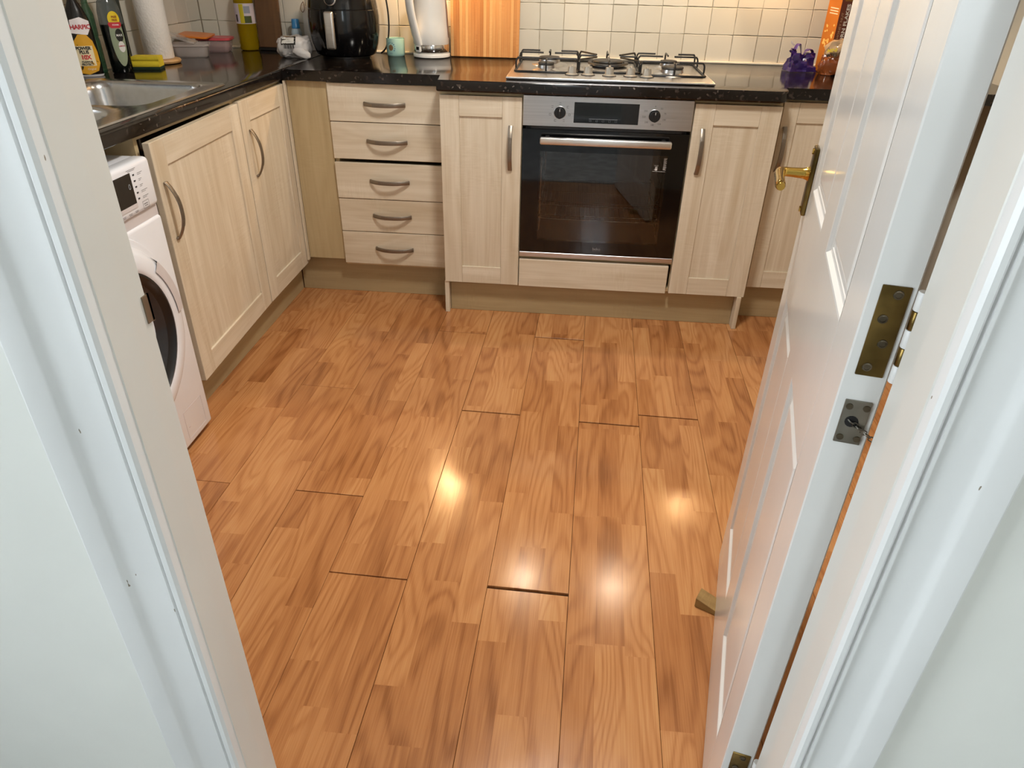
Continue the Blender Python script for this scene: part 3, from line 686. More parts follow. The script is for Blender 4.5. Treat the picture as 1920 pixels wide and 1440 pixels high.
# ------------------------------------------------------------------ open panelled door
def kitchen_door():
    ang = math.atan2(.97754, .2107); h = (.91786-.705*.2107, -1.30519-.705*.97754, 0)
    W, T, H = .705, .040, 1.981; zb = .008
    rails = [(zb, .172), (.748, .940), (1.50, 1.60), (1.87, H)]; st = [(0, .093), (.312, .402), (.618, W)]
    bm = bmesh.new()
    for a, b in (st[0], st[2]): box(bm, a, b, -T, 0, zb, H, .0015)
    for a, b in rails: box(bm, .093, .618, -T, 0, a, b)
    for (a, b), (c, d_) in zip(rails, rails[1:]): box(bm, .312, .402, -T, 0, b, c)
    d = link('door_1', fin(bm), 'gloss', None, h, (0, 0, ang)); tag(sf(d), 'white gloss panelled door standing open into the kitchen')
    for x0, x1 in ((.093, .312), (.402, .618)):
        for z0, z1 in ((.172, .748), (.940, 1.50), (1.60, 1.87)):
            bm = bmesh.new(); prof = [(0, 0.), (.003, -.0006), (.0085, -.0050), (.0105, -.0056), (.014, -.0056), (.0155, -.0066), (.020, -.0070), (.031, -.0034), (.033, -.0031)]
            for sg, base in ((1, 0.), (-1, -T)):
                loops = [[bm.verts.new((a, base+sg*dp, b)) for a, b in ((x0+i, z0+i), (x1-i, z0+i), (x1-i, z1-i), (x0+i, z1-i))] for i, dp in prof]
                for A, B in zip(loops, loops[1:]):
                    for i in range(4): bm.faces.new((A[i], A[(i+1) % 4], B[(i+1) % 4], B[i]))
                bm.faces.new(loops[-1])
            link('panel', fin(bm), 'gloss', d)
    # lever handle on its back plate
    px, pz = .668, .946
    bp = boxo('handle_plate', 'oldbrass', d, px-.019, px+.019, -.0005, .0075, pz-.058, pz+.058, .003, 2)
    for s in (-1, 1):
        bm = bmesh.new(); cyl_y(bm, px, pz+s*.050, .005, .007, .0105, 12); link('screw', fin(bm), 'brass', bp)
    bm = bmesh.new()
    lv = [(px, .006, pz+.012), (px, .016, pz+.012), (px, .036, pz+.012), (px, .048, pz+.012), (px-.004, .054, pz+.012), (px-.014, .0565, pz+.012), (px-.045, .057, pz+.011), (px-.085, .056, pz+.010), (px-.096, .055, pz+.0095)]
    sweep(bm, smoothpath(lv, 4), circ(.0082, 12), scales=[s for a, b in zip((1.7, 1.15, 1.0, 1.0, 1.05, 1.1, 1.0, 1.05), (1.15, 1.0, 1.0, 1.05, 1.1, 1.0, 1.05, .8)) for s in [a+(b-a)*t/4 for t in range(4)]]+[.8])
    link('lever', fin(bm, True, 60), 'brass', bp)
    # hinges on the near edge
    for zc, nm in ((.977, 0), (.245, 1), (1.75, 2)):
        lf = boxes('hinge_leaf', 'oldbrass', d, [(-.0018, .001, -.0345, -.0095, zc-.047, zc+.047)], b=.0006)
        for i, (yy, dz) in enumerate(((-.0245, .039), (-.018, .014), (-.0245, -.011), (-.018, -.037))):
            bm = bmesh.new(); lathe(bm, [(.0046, 0), (.0044, .0009), (.003, .0012), (.0028, .0004), (0, .0003)], 14)
            link('screw', fin(bm, True), 'screw', lf, (-.0018, yy, zc+dz), (0, -PI/2, 0))
        for i in range(5):
            bm = bmesh.new(); lathe(bm, [(.0048, -.0091), (.0052, -.0085), (.0052, .0085), (.0048, .0091)], 14)
            link('hinge_knuckle', fin(bm, True), 'oldbrass' if i % 2 else 'trim', lf, (-.006, -.0432, zc-.0376+i*.0188))
    # chain door closer plate
    pk = boxes('closer_plate', 'oldsteel', d, [(-.0022, .001, -.034, -.009, .850, .901)], b=.0006)
    for yy, zz in ((-.014, .894), (-.030, .894), (-.014, .857), (-.030, .857)):
        bm = bmesh.new(); lathe(bm, [(.0036, 0), (.0034, .0009), (0, .0011)], 12); link('screw', fin(bm, True), 'screw', pk, (-.0022, yy, zz), (0, -PI/2, 0))
    bm = bmesh.new(); lathe(bm, [(.0065, .0), (.0065, .0006), (0, .0007)], 14); link('chain_hole', fin(bm), 'black', pk, (-.0022, -.020, .877), (0, -PI/2, 0))
    bm = bmesh.new()
    for i in range(7):
        t = i/6; c = Vector((-.003-.006*t, -.020-.026*t, .877-.016*t)); ax = Vector((-.0, -.0035, -.002)); sd = Vector((0, .0012, -.002)) if i % 2 else Vector((.0022, 0, 0))
        sweep(bm, [c+ax, c+ax*.5+sd, c-ax*.5+sd, c-ax, c-ax*.5-sd, c+ax*.5-sd], circ(.0007, 5), True)
    link('chain', fin(bm, True), 'oldsteel', pk)
    # wooden wedge under the free end
    wd = empty('door_wedge', (.862, -1.462, 0), math.radians(-27)); tag(wd, 'small wooden wedge on the floor holding the white door', 'wedge')
    bm = bmesh.new(); prof = [(-.020, 0), (.062, 0), (.062, .005), (.050, .006), (-.020, .026)]
    a = [bm.verts.new((x, -.019, z)) for x, z in prof]; b = [bm.verts.new((x, .019, z)) for x, z in prof]
    for i in range(5): bm.faces.new((a[i], a[(i+1) % 5], b[(i+1) % 5], b[i]))
    bm.faces.new(a); bm.faces.new(b); bmesh.ops.bevel(bm, geom=bm.edges[:], offset=.001, segments=1, affect='EDGES')
    link('wedge_block', fin(bm), woodfoil('pine', 'x', '7d5f34', 'b3935a', .7), wd)
kitchen_door()

# ------------------------------------------------------------------ things on the worktops
def kettle():
    o = empty('kettle', (-.143, .632, HW)); tag(o, 'white electric kettle with a chrome band beside the bamboo board', 'kettle')
    latheo('power_base', 'whiteplastic', o, [(.074, .0), (.078, .002), (.0785, .012), (.0765, .0155), (.07, .017), (0, .017)], 40)
    latheo('chrome_band', 'chrome', o, [(.0745, .0205), (.0757, .022), (.0755, .048), (.0745, .050)], 40, caps=False)
    latheo('body', 'whiteplastic', o, [(.072, .0175), (.0735, .021), (.0735, .049), (.0755, .052), (.0748, .10), (.0715, .17), (.066, .235), (.0635, .25), (.06, .254)], 40)
    latheo('lid', 'whiteplastic', o, [(.0605, .2545), (.058, .262), (.03, .270), (0, .271)], 32)
    ha = math.radians(-124)
    d = Vector((math.cos(ha), math.sin(ha), 0))
    P = [d*.074+Vector((0, 0, .050)), d*.083+Vector((0, 0, .075)), d*.098+Vector((0, 0, .12)), d*.113+Vector((0, 0, .18)), d*.116+Vector((0, 0, .225)), d*.092+Vector((0, 0, .25)), d*.058+Vector((0, 0, .252))]
    bm = bmesh.new(); sweep(bm, smoothpath(P, 5), [(-.019, -.004), (-.015, -.0085), (.015, -.0085), (.019, -.004), (.019, .004), (.015, .0085), (-.015, .0085), (-.019, .004)], up=Vector((-d.y, d.x, 0)).cross(Vector((0, 0, 1))))
    hd = link('handle', fin(bm, True, 50), 'whiteplastic', o)
    b = boxo('switch_plate', 'whiteplastic', hd, -.013, .013, -.004, .004, -.014, .014, .003, 2, loc=d*.0775+Vector((0, 0, .0365)), rot=(0, 0, ha+PI/2))
    boxo('switch', 'black', hd, -.008, .008, -.0015, .0015, -.006, .006, .001, loc=d*.0822+Vector((0, 0, .037)), rot=(0, 0, ha+PI/2))
    a = math.radians(-6); n = 10
    bm = bmesh.new(); pts = [(.0755-.0007*(z-.052)/.048 if z < .10 else .0748-.0033*(z-.10)/.07 if z < .17 else .0715-.0055*(z-.17)/.065, z) for z in [.075+.0135*i for i in range(12)]]
    A = []
    for i, (r, z) in enumerate(pts):
        hw_ = .14*math.sin(PI*(i+.6)/12.2)**.5
        A.append([bm.verts.new(((r+.0012)*math.cos(a+t), (r+.0012)*math.sin(a+t), z)) for t in (-hw_, -hw_/2, 0, hw_/2, hw_)])
    for p, q in zip(A, A[1:]):
        for j in range(4): bm.faces.new((p[j], p[j+1], q[j+1], q[j]))
    link('water_gauge', fin(bm, True), plain('smoked_gauge', '7b6a66', .2), o)
kettle()
def mug():
    o = empty('mug', (-.298, .628, HW)); tag(o, 'small turquoise mug with a brown dot beside the kettle', 'mug')
    latheo('cup', plain('turquoise_glaze', 'a6cfc5', .25, 0, .03), o, [(.0, .003), (.034, .003), (.0355, .0), (.0375, .002), (.0385, .010), (.0385, .066), (.0378, .068), (.0355, .067), (.0350, .012), (.0, .009)], 36)
    def cylfn(a0, z0, r=.0389):
        return lambda a, b: (r*math.cos(a0+a/r), r*math.sin(a0+a/r), z0+b)
    a0 = math.radians(-108)
    f = cylfn(a0, .033); bm = bmesh.new(); vs = [bm.verts.new(f(.0105*math.cos(2*PI*i/20), .0115*math.sin(2*PI*i/20))) for i in range(20)]; c = bm.verts.new(f(0, 0))
    for i in range(20): bm.faces.new((c, vs[i], vs[(i+1) % 20]))
    link('brown_dot', fin(bm), ink('8a6a45'), o)
    f = cylfn(a0, .033, .0391)
    bm = bmesh.new()
    for i in range(9):
        t = math.radians(165-i*25); x, z = .0185*math.cos(t), .019*math.sin(t); s = .0014+.0004*(i % 3)
        bm.faces.new([bm.verts.new(f(x+p, z+q)) for p, q in ((-s, -s), (s, -s*.6), (s*.7, s), (-s*.8, s*1.2))])
    for i in range(5):
        x = -.006+i*.003; bm.faces.new([bm.verts.new(f(x+p, -.0215+q)) for p, q in ((-.001, -.0008), (.001, -.0008), (.001, .0008), (-.001, .0008))])
    link('blue_marks', fin(bm), ink('2f5f8c'), o)
    tubeo('handle', plain('turquoise_handle', 'a6cfc5', .25), o, smoothpath([(-.005, .037, .052), (-.007, .056, .054), (-.009, .068, .040), (-.007, .060, .022), (-.005, .037, .016)], 5), .0045)
mug()
def chopping_board():
    o = empty('chopping_board', (.0825, .664, HW)); o.rotation_euler = (math.radians(-4.5), 0, 0); tag(o, 'tall bamboo chopping board leaning on the tiles left of the hob', 'chopping board')
    rb = random.Random(5); x = -.1465; mats = [woodfoil('bamboo_%d' % i, 'z', a, b, .45) for i, (a, b) in enumerate((('b8763a', 'd9a263'), ('a3652f', 'c98e50'), ('c78a4a', 'e2b377')))]
    for i in range(23):
        w_ = .01274; boxo('bamboo_strip', mats[rb.choice((0, 0, 1, 2, 2))], o, x, x+w_-.0001, -.009, .009, .001, .40, .0004); x += w_
chopping_board()
def air_fryer():
    o = empty('air_fryer', (-.493, .562, HW)); tag(o, 'rounded black air fryer with a silver basket handle', 'air fryer')
    latheo('foot_ring', 'black', o, [(.10, .0), (.10, .008), (0, .008)], 32)
    m = plain('gloss_black_shell', '09090b', .12, 0, .1)
    latheo('body', m, o, [(.112, .006), (.122, .012), (.136, .05), (.144, .10), (.145, .15), (.142, .176), (.1405, .1775), (.1405, .1795), (.1415, .181), (.134, .23), (.118, .275), (.09, .305), (.05, .318), (0, .32)], 48, 25)
    a = math.radians(-92); d = Vector((math.cos(a), math.sin(a), 0)); s = Vector((-d.y, d.x, 0))
    hd = boxo('basket_handle', 'alu', o, -.019, .019, -.009, .009, .040, .176, .008, 4, loc=d*.176, rot=(0, 0, a+PI/2))
    boxo('handle_bracket', 'black', hd, -.014, .014, .006, .045, .150, .170, .003)
    dc = d*.1375+Vector((0, 0, .215))
    k = latheo('dial', 'alu', o, [(.024, 0), (.024, .006), (.022, .008), (.021, .0085)], 32, loc=dc, rot=(0, math.radians(75), a), caps=False)
    latheo('dial_face', 'black', k, [(.0212, .003), (.0205, .009), (.017, .0115), (0, .012)], 32)
    tubeo('power_cord', 'black', o, smoothpath([(.06, .105, .17), (.10, .10, .23), (.135, .09, .262), (.153, .085, .250), (.166, .08, .185), (.169, .078, .12), (.163, .075, .065), (.150, .072, .026), (.128, .07, .006)], 6), .0035)
air_fryer()
def bread_bag():
    o = empty('bread_bag', (-.684, .472, HW), .10); tag(o, 'white bagged loaf lying in front of the blue capped bottle', 'bread')
    bm = bmesh.new(); bmesh.ops.create_icosphere(bm, subdivisions=4, radius=1.)
    for v in bm.verts:
        c = v.co; n = Vector([math.copysign(abs(x)**.62, x) for x in c]); p = Vector((n.x*.069, n.y*.066, n.z*.044+.044))
        if n.y < -.3:
            k = min(1, (-n.y-.3)/.7)
            notch = math.exp(-(n.x/.24)**2)*max(0, 1-(n.z+1)/1.1)
            p.y += notch*.035*k; p.z += notch*.004*k; p.x += math.copysign(.006*notch, n.x)
        fz = noise.noise(Vector((c.x*3, c.y*3, c.z*3)))*.007-abs(noise.noise(Vector((c.x*6+3, c.y*4, c.z*6))))*.011-abs(noise.noise(Vector((c.x*12, c.y*5, c.z*12+4))))*.005
        p += c.normalized()*fz; p.z = max(p.z-.006, .0005); v.co = p
    bvh = BVHTree.FromBMesh(bm)
    link('wrapped_loaf', fin(bm, True, 70), plain('translucent_bread_bag', 'cfcbc9', .22, 0, .10, .5, 45), o)
    def lay(x, t, lift):           # patch over the front shoulder of the loaf, found by casting onto it
        a = math.radians(20+60*t); c = Vector((x, 0, .035)); d = Vector((0, -math.cos(a), math.sin(a)))
        h = bvh.ray_cast(c+d*.2, -d)
        p = h[0] if h[0] is not None else c+d*.05
        return p+d*lift
    for nm, t0, t1, x0, x1, col, lift in (('label', -.10, .80, -.038, .022, '1b1713', .0012), ('label_photo', .40, .76, -.036, .020, '8a7350', .0022), ('label_strip', -.02, .30, -.034, .016, 'd8d6d0', .0022)):
        bm = bmesh.new(); g = [[bm.verts.new(lay(x0+(x1-x0)*k/7, t0+(t1-t0)*i/7, lift)) for k in range(8)] for i in range(8)]
        for i in range(7):
            for k in range(7): bm.faces.new((g[i][k], g[i][k+1], g[i+1][k+1], g[i+1][k]))
        link(nm, fin(bm, True), ink(col), o)
    bm = bmesh.new()
    for i in range(12):
        x = -.026+i*.0036; sweep(bm, [lay(x, -.30, .0015), lay(x, -.11, .0015)], circ(.0006+.0004*(i % 3), 4))
    link('barcode', fin(bm), ink('26231f'), o)
    # gathered bag neck spilling to the right
    bm = bmesh.new(); bmesh.ops.create_icosphere(bm, subdivisions=3, radius=1.)
    for v in bm.verts:
        c = v.co; v.co = Vector((.040+c.x*.036, -.058+c.y*.018, max(.0005, .020+c.z*.020-.010*c.x))) + c*.006*noise.noise(c*4)
    link('bag_neck', fin(bm, True, 70), plain('bread_bag_neck', 'd3cfcd', .2, 0, .12, .6, 60), o)
bread_bag()
def bottles():
    # sunflower oil
    o = empty('oil_bottle', (-.956, .655, HW)); tag(o, 'tall bottle of yellow cooking oil in the corner', 'bottle')
    t = NT('golden_oil'); t.p(Base_Color=lin('b89a12'), Roughness=.08, Transmission_Weight=.55, IOR=1.2, Specular_IOR_Level=.5)
    latheo('bottle_body', t.m, o, [(.030, 0), (.038, .003), (.041, .010), (.039, .02), (.041, .03), (.0395, .055), (.041, .075), (.040, .098), (.0405, .10), (.0405, .182), (.040, .19), (.034, .215), (.018, .25), (.0145, .275)], 32)
    latheo('cap', ink('d9c422'), o, [(.0155, .2755), (.0155, .295), (.014, .297), (0, .297)], 20)
    lb = latheo('label', ink('c9c2cc'), o, [(.0412, .105), (.0412, .182)], 40, caps=False)
    def band(nm, a0, a1, z0, z1, col, r=.0416):
        bm = bmesh.new(); n = 10; A = [[bm.verts.new((r*math.cos(math.radians(a0+(a1-a0)*i/n)), r*math.sin(math.radians(a0+(a1-a0)*i/n)), z)) for i in range(n+1)] for z in (z0, z1)]
        for i in range(n): bm.faces.new((A[0][i], A[0][i+1], A[1][i+1], A[1][i]))
        link(nm, fin(bm, True), ink(col), lb)
    band('flower_print', -97, -72, .107, .180, 'c3b51f'); band('olive_print', -72, -30, .108, .135, '3e4a1c'); band('barcode', -128, -113, .113, .140, '3a3540'); band('text_print', -70, -34, .145, .172, '8d95a6')
    # blue capped bottle
    o = empty('blue_bottle', (-.742, .668, HW)); tag(o, 'small blue capped bottle standing behind the bagged loaf', 'bottle')
    latheo('bottle_body', plain('pale_blue_plastic', 'a9bcc9', .3), o, [(.02, 0), (.022, .003), (.022, .075), (.018, .088), (.016, .09)], 24)
    latheo('cap', plain('blue_plastic', '2f7fb8', .3), o, [(.0178, .0905), (.0178, .098), (.0165, .100), (.016, .122), (.0145, .126), (0, .127)], 24)
    # washing up liquid
    o = empty('washing_up_bottle', (-1.095, -.098, HW), math.radians(46)); tag(o, 'dark green washing-up liquid bottle with a clear shoulder behind the sink', 'bottle')
    sec = [(.030, 0), (.034, .004), (.0345, .05), (.036, .10), (.0375, .15), (.036, .19), (.030, .218), (.016, .235), (.013, .24)]
    dark = plain('dark_green_liquid', '070d0b', .12)
    lo = [(r, z) for r, z in sec if z <= .15]; up = [(.0376, .1505)]+[(r, z) for r, z in sec if z > .15]
    latheo('liquid_body', dark, o, lo, 36, sx=1., sy=.62)
    latheo('clear_shoulder', clearplastic('clear_green_pet', '5f6664', .62, .1), o, up, 36, sx=1., sy=.62)
    latheo('cap', ink('b3263a'), o, [(.0165, .2405), (.0165, .262), (.013, .27), (0, .272)], 20)
    def fn(z0, dx=0.):   # front face of the flattened body, local -y
        def f(a, b):
            z = z0+b; x = a+dx; r = .0362+.0014*min(1, max(0, (z-.06)/.09)); k = max(0., 1-(x/r)**2)
            return (x, -.62*r*math.sqrt(k)-.0009, z)
        return f
    def disc(nm, a0, b0, ra, rb, col, par, lift=0., n=28, cut=None):
        f = fn(0); bm = bmesh.new(); R = []
        for k in (0.001, .35, .7, 1.):
            R.append([])
            for i in range(n):
                a = a0+ra*k*math.cos(2*PI*i/n); b = b0+rb*k*math.sin(2*PI*i/n)
                if cut: a, b = cut(a, b)
                p = f(a, b); R[-1].append(bm.verts.new((p[0], p[1]-lift, p[2])))
        for A, B in zip(R, R[1:]):
            for i in range(n): bm.faces.new((A[i], A[(i+1) % n], B[(i+1) % n], B[i]))
        return link(nm, fin(bm, True), ink(col) if isinstance(col, str) else col, par)
    lb = disc('label', .004, .105, .022, .083, '8f9b80', o)
    disc('label_yellow', .004, .167, .0185, .024, 'e3c51d', o, .0005, cut=lambda a, b: (a, max(b, .158)))
    disc('label_red', .004, .152, .0205, .016, 'c22c38', o, .0006, cut=lambda a, b: (a, min(max(b, .140), .1575)))
    disc('label_badge', .010, .118, .0125, .020, '10120f', o, .0008)
    disc('label_drop', .010, .083, .0105, .017, 'dcdcd8', o, .0009)
    for s, z, sz, col, dx in (('FREE', .1735, .0085, '8d2a12', .006), ('FREE', .164, .0085, '8d2a12', .006), ('MAX', .118, .0095, 'e6e6e2', .010), ('LEMON', .085, .006, 'b03048', .010), ('POWER', .1495, .006, 'efd7dc', .006)):
        g = fn(z); text(s, sz, col, o, lambda a, b, g=g, dx=dx: Vector(g(a+dx, b))+Vector((0, -.0014, 0)), 'label_lettering', .0002)
    # bleach / cleaner
    o = empty('cleaner_bottle', (-1.148, -.197, HW), math.radians(38)); tag(o, 'black toilet cleaner bottle with a yellow and white label nearest the door frame', 'bottle')
    latheo('bottle_body', plain('black_bottle', '0b0a0c', .2), o, [(.034, .0), (.038, .004), (.039, .02), (.0385, .12), (.036, .165), (.026, .198), (.015, .222), (.013, .232)], 36, sx=1., sy=.7)
    latheo('cap', ink('c79a1c'), o, [(.015, .2325), (.0145, .262), (.011, .268), (0, .269)], 20)
    latheo('foot_band', ink('c9c9cc'), o, [(.0366, .0005), (.0388, .0045), (.039, .007)], 36, caps=False, sx=1.005, sy=.705)
    def fn2(a, b):
        r = .0392 if b < .12 else .0392-.0026*(b-.12)/.045 if b < .165 else .0366-.010*(b-.165)/.033
        k = max(0., 1-(a/r)**2); return (a, -.7*r*math.sqrt(k)-.0009, b)
    def poly(nm, pts, col, lift=0.):
        bm = bmesh.new(); cx_ = sum(p[0] for p in pts)/len(pts); cy_ = sum(p[1] for p in pts)/len(pts); R = []
        dense = []
        for i in range(len(pts)):
            p, q = pts[i], pts[(i+1) % len(pts)]
            for j in range(4): dense.append((p[0]+(q[0]-p[0])*j/4, p[1]+(q[1]-p[1])*j/4))
        for k in (.001, .5, 1.): R.append([bm.verts.new(Vector(fn2(cx_+(a-cx_)*k, cy_+(b-cy_)*k))+Vector((0, -lift, 0))) for a, b in dense])
        n = len(dense)
        for A, B in zip(R, R[1:]):
            for i in range(n): bm.faces.new((A[i], A[(i+1) % n], B[(i+1) % n], B[i]))
        link(nm, fin(bm, True), ink(col), o)
    poly('label_yellow', [(-.030, .012), (-.006, .008), (.024, .018), (.034, .040), (.034, .075), (.027, .108), (.012, .128), (-.012, .128), (-.030, .105)], 'd79f22')
    poly('label_white', [(-.032, .034), (.022, .034), (.022, .094), (-.032, .094)], 'e7d9b4', .0005)
    poly('brand_shield', [(-.028, .132), (.018, .126), (.031, .146), (.031, .166), (.006, .178), (-.024, .170)], 'e9e3e6', .0006)
    for s, z, sz, col, dx, bd in (('HARPIC', .149, .0185, 'b5202f', .002, .0005), ('POWER', .087, .0135, '17171a', -.006, .0005), ('PLUS', .0755, .0135, '17171a', -.006, .0005), ('10X', .060, .0185, 'c0202c', -.004, .0006), ('CLEAN &', .0465, .0085, '17171a', -.004, .0003), ('PROTECT', .0385, .0085, '17171a', -.004, .0003), ('Original', .0245, .0085, 'f0e4c8', .004, .0)):
        text(s, sz, col, o, lambda a, b, z=z, dx=dx: Vector(fn2(a+dx, z+b))+Vector((0, -.0013, 0)), 'label_lettering', bd, sp=.92)
    # green see-through bottle and dark green box
    o = empty('green_spray_bottle', (-1.163, -.112, HW)); tag(o, 'slim green see-through bottle between the cleaner and the washing-up liquid', 'bottle')
    latheo('bottle_body', clearplastic('green_pet', '2f5a3c', .7, .12), o, [(.016, 0), (.018, .003), (.018, .10), (.016, .11), (.018, .12), (.018, .18), (.010, .21), (.010, .23)], 20)
    latheo('cap', 'black', o, [(.0115, .2305), (.0115, .262), (0, .263)], 16)
    o = empty('dark_green_box', (-1.158, .038, HW), math.radians(18)); tag(o, 'tall dark green carton standing between the washing-up liquid and the kitchen roll', 'box')
    boxo('carton', plain('dark_green_card', '12231b', .45), o, -.015, .015, -.034, .034, 0, .31, .0012); boxo('lid_flap', plain('dark_green_card_lid', '0f1d17', .45), o, -.0155, .0155, -.0345, .0345, .3105, .318, .001)
bottles()
def left_things():
    # kitchen roll on a wooden holder
    o = empty('kitchen_roll', (-1.100, .166, HW)); tag(o, 'white paper kitchen roll on a wooden stand behind the sponge', 'kitchen roll')
    latheo('stand', woodfoil('beech_stand', 'x', 'a97e4c', 'd3aa74'), o, [(.062, 0), (.070, .003), (.073, .009), (.070, .015), (.062, .017), (0, .017)], 36)
    latheo('pole', woodfoil('beech_pole', 'z', 'a97e4c', 'd3aa74'), o, [(.011, .017), (.011, .30), (.014, .305), (.012, .32), (0, .324)], 16)
    t = NT('embossed_paper'); v = t.objco(); t.p(Base_Color=lin('e9e4df'), Roughness=.9, Normal=t.bump(t.n('ShaderNodeTexVoronoi', {'Vector': v, 'Scale': 130.}).outputs[0], .5, .002))
    latheo('paper_roll', t.m, o, [(.020, .018), (.050, .018), (.0515, .020), (.0515, .238), (.050, .240), (.020, .240)], 40)
    # sponge
    o = empty('sponge', (-1.060, .008, HW), math.radians(14)); tag(o, 'yellow washing-up sponge with a green scouring base by the sink', 'sponge')
    bm = bmesh.new(); prof = [(-.030, .009), (.030, .009), (.0315, .012), (.0315, .022), (.027, .026), (.027, .029), (.031, .033), (.030, .043), (-.030, .043), (-.031, .033), (-.027, .029), (-.027, .026), (-.0315, .022), (-.0315, .012)]
    A = [bm.verts.new((-.046, y, z)) for y, z in prof]; B = [bm.verts.new((.046, y, z)) for y, z in prof]; n = len(prof)
    for i in range(n): bm.faces.new((A[i], A[(i+1) % n], B[(i+1) % n], B[i]))
    bm.faces.new(A); bm.faces.new(B); bmesh.ops.bevel(bm, geom=bm.edges[:], offset=.0012, segments=2, affect='EDGES')
    link('foam', fin(bm, True, 50), plain('yellow_foam', 'dcc52c', .9, 0, .08, .6, 240), o)
    boxo('scourer', plain('green_scourer', '18301f', .95, 0, .2, .8, 300), o, -.046, .046, -.031, .031, 0, .0088, .001)
    # food tubs
    def rrect(hx, hy, r, z, n=4):
        P = []
        for cx, cy, a0 in ((hx-r, hy-r, 0), (-hx+r, hy-r, PI/2), (-hx+r, -hy+r, PI), (hx-r, -hy+r, 3*PI/2)):
            for i in range(n+1): a = a0+PI/2*i/n; P.append((cx+r*math.cos(a), cy+r*math.sin(a), z))
        return P
    def shellmesh(loops, cap0=True, cap1=False):
        bm = bmesh.new(); V = [[bm.verts.new(p) for p in L] for L in loops]
        for a, b in zip(V, V[1:]):
            for i in range(len(a)): bm.faces.new((a[i], a[(i+1) % len(a)], b[(i+1) % len(b)], b[i]))
        if cap0: bm.faces.new(V[0][::-1])
        if cap1: bm.faces.new(V[-1])
        return fin(bm, True, 40)
    tubm = clearplastic('cloudy_clear_plastic', 'c9bfbb', .50, .22)
    o = empty('food_tub', (-1.075, .365, HW), math.radians(20)); tag(o, 'open cloudy plastic food tub beside the kitchen roll', 'food tub')
    link('tub', shellmesh([rrect(.058, .040, .018, 0), rrect(.062, .044, .02, .004), rrect(.068, .050, .02, .040), rrect(.074, .056, .022, .043), rrect(.074, .056, .022, .050), rrect(.072, .054, .022, .0505), rrect(.066, .048, .02, .044), rrect(.060, .042, .018, .006)]), tubm, o)
    o = empty('tub_lid', (-1.113, .362, HW+.066), math.radians(20)); o.rotation_euler = (math.radians(0), math.radians(18), math.radians(20)); tag(o, 'clear plastic lid tilted on top of the open food tub', 'lid')
    link('lid', shellmesh([rrect(.058, .050, .02, 0), rrect(.060, .052, .02, .002), rrect(.060, .052, .02, .008), rrect(.05, .044, .018, .009)], False, True), clearplastic('clear_lid', 'd6cdc8', .42, .15), o)
    o = empty('food_tub', (-1.063, .560, HW), math.radians(12)); tag(o, 'closed food tub with a pink lid behind the open tub', 'food tub')
    link('tub', shellmesh([rrect(.052, .040, .016, 0), rrect(.056, .044, .018, .004), rrect(.064, .052, .02, .042), rrect(.064, .052, .02, .046)], True, True), clearplastic('pinkish_plastic', 'c9a6a6', .6, .22), o)
    link('pink_lid', shellmesh([rrect(.068, .056, .02, .0465), rrect(.070, .058, .02, .048), rrect(.070, .058, .02, .055), rrect(.066, .054, .018, .0575), rrect(.060, .048, .016, .0565)], True, True), clearplastic('pink_lid_plastic', 'd2545c', .9, .3), o)
    o = empty('tub_lid', (-1.112, .495, HW+.064), math.radians(12)); o.rotation_euler = (math.radians(1), math.radians(4), math.radians(12)); tag(o, 'orange plastic lid lying on top of the two food tubs', 'lid')
    link('lid', shellmesh([rrect(.060, .078, .02, 0), rrect(.062, .080, .02, .002), rrect(.062, .080, .02, .007), rrect(.054, .070, .018, .008)], True, True), clearplastic('orange_lid_plastic', 'e07f22', .95, .3), o)
    # dark wooden board in the corner
    o = empty('knife_block', (-.858, .655, HW)); tag(o, 'dark wooden board standing between the oil bottle and the bagged loaf', 'board'); o.name = 'wooden_board'
    o.rotation_euler = (math.radians(-4), 0, 0)
    boxo('board', woodfoil('dark_walnut', 'z', '4c3420', '7a5636', .4), o, -.052, .052, -.008, .010, .012, .33, .003); boxo('foot', 'black', o, -.054, .054, -.012, .013, .001, .0125, .001)
    # white board behind the fryer
    o = empty('white_chopping_board', (-.660, .701, HW), 0); o.rotation_euler = (math.radians(-3), 0, 0); tag(o, 'white plastic chopping board standing behind the air fryer', 'chopping board')
    boxo('board', 'whiteplastic', o, -.060, .11, -.003, .003, .001, .175, .0028, 2)
    tubeo('hanging_loop', ink('5a3a2a'), o, smoothpath([(-.050, -.007, .19), (-.058, -.011, .178), (-.062, -.011, .160), (-.054, -.010, .150), (-.046, -.009, .162), (-.047, -.008, .18), (-.050, -.007, .19)], 4), .0013, 5)
left_things()
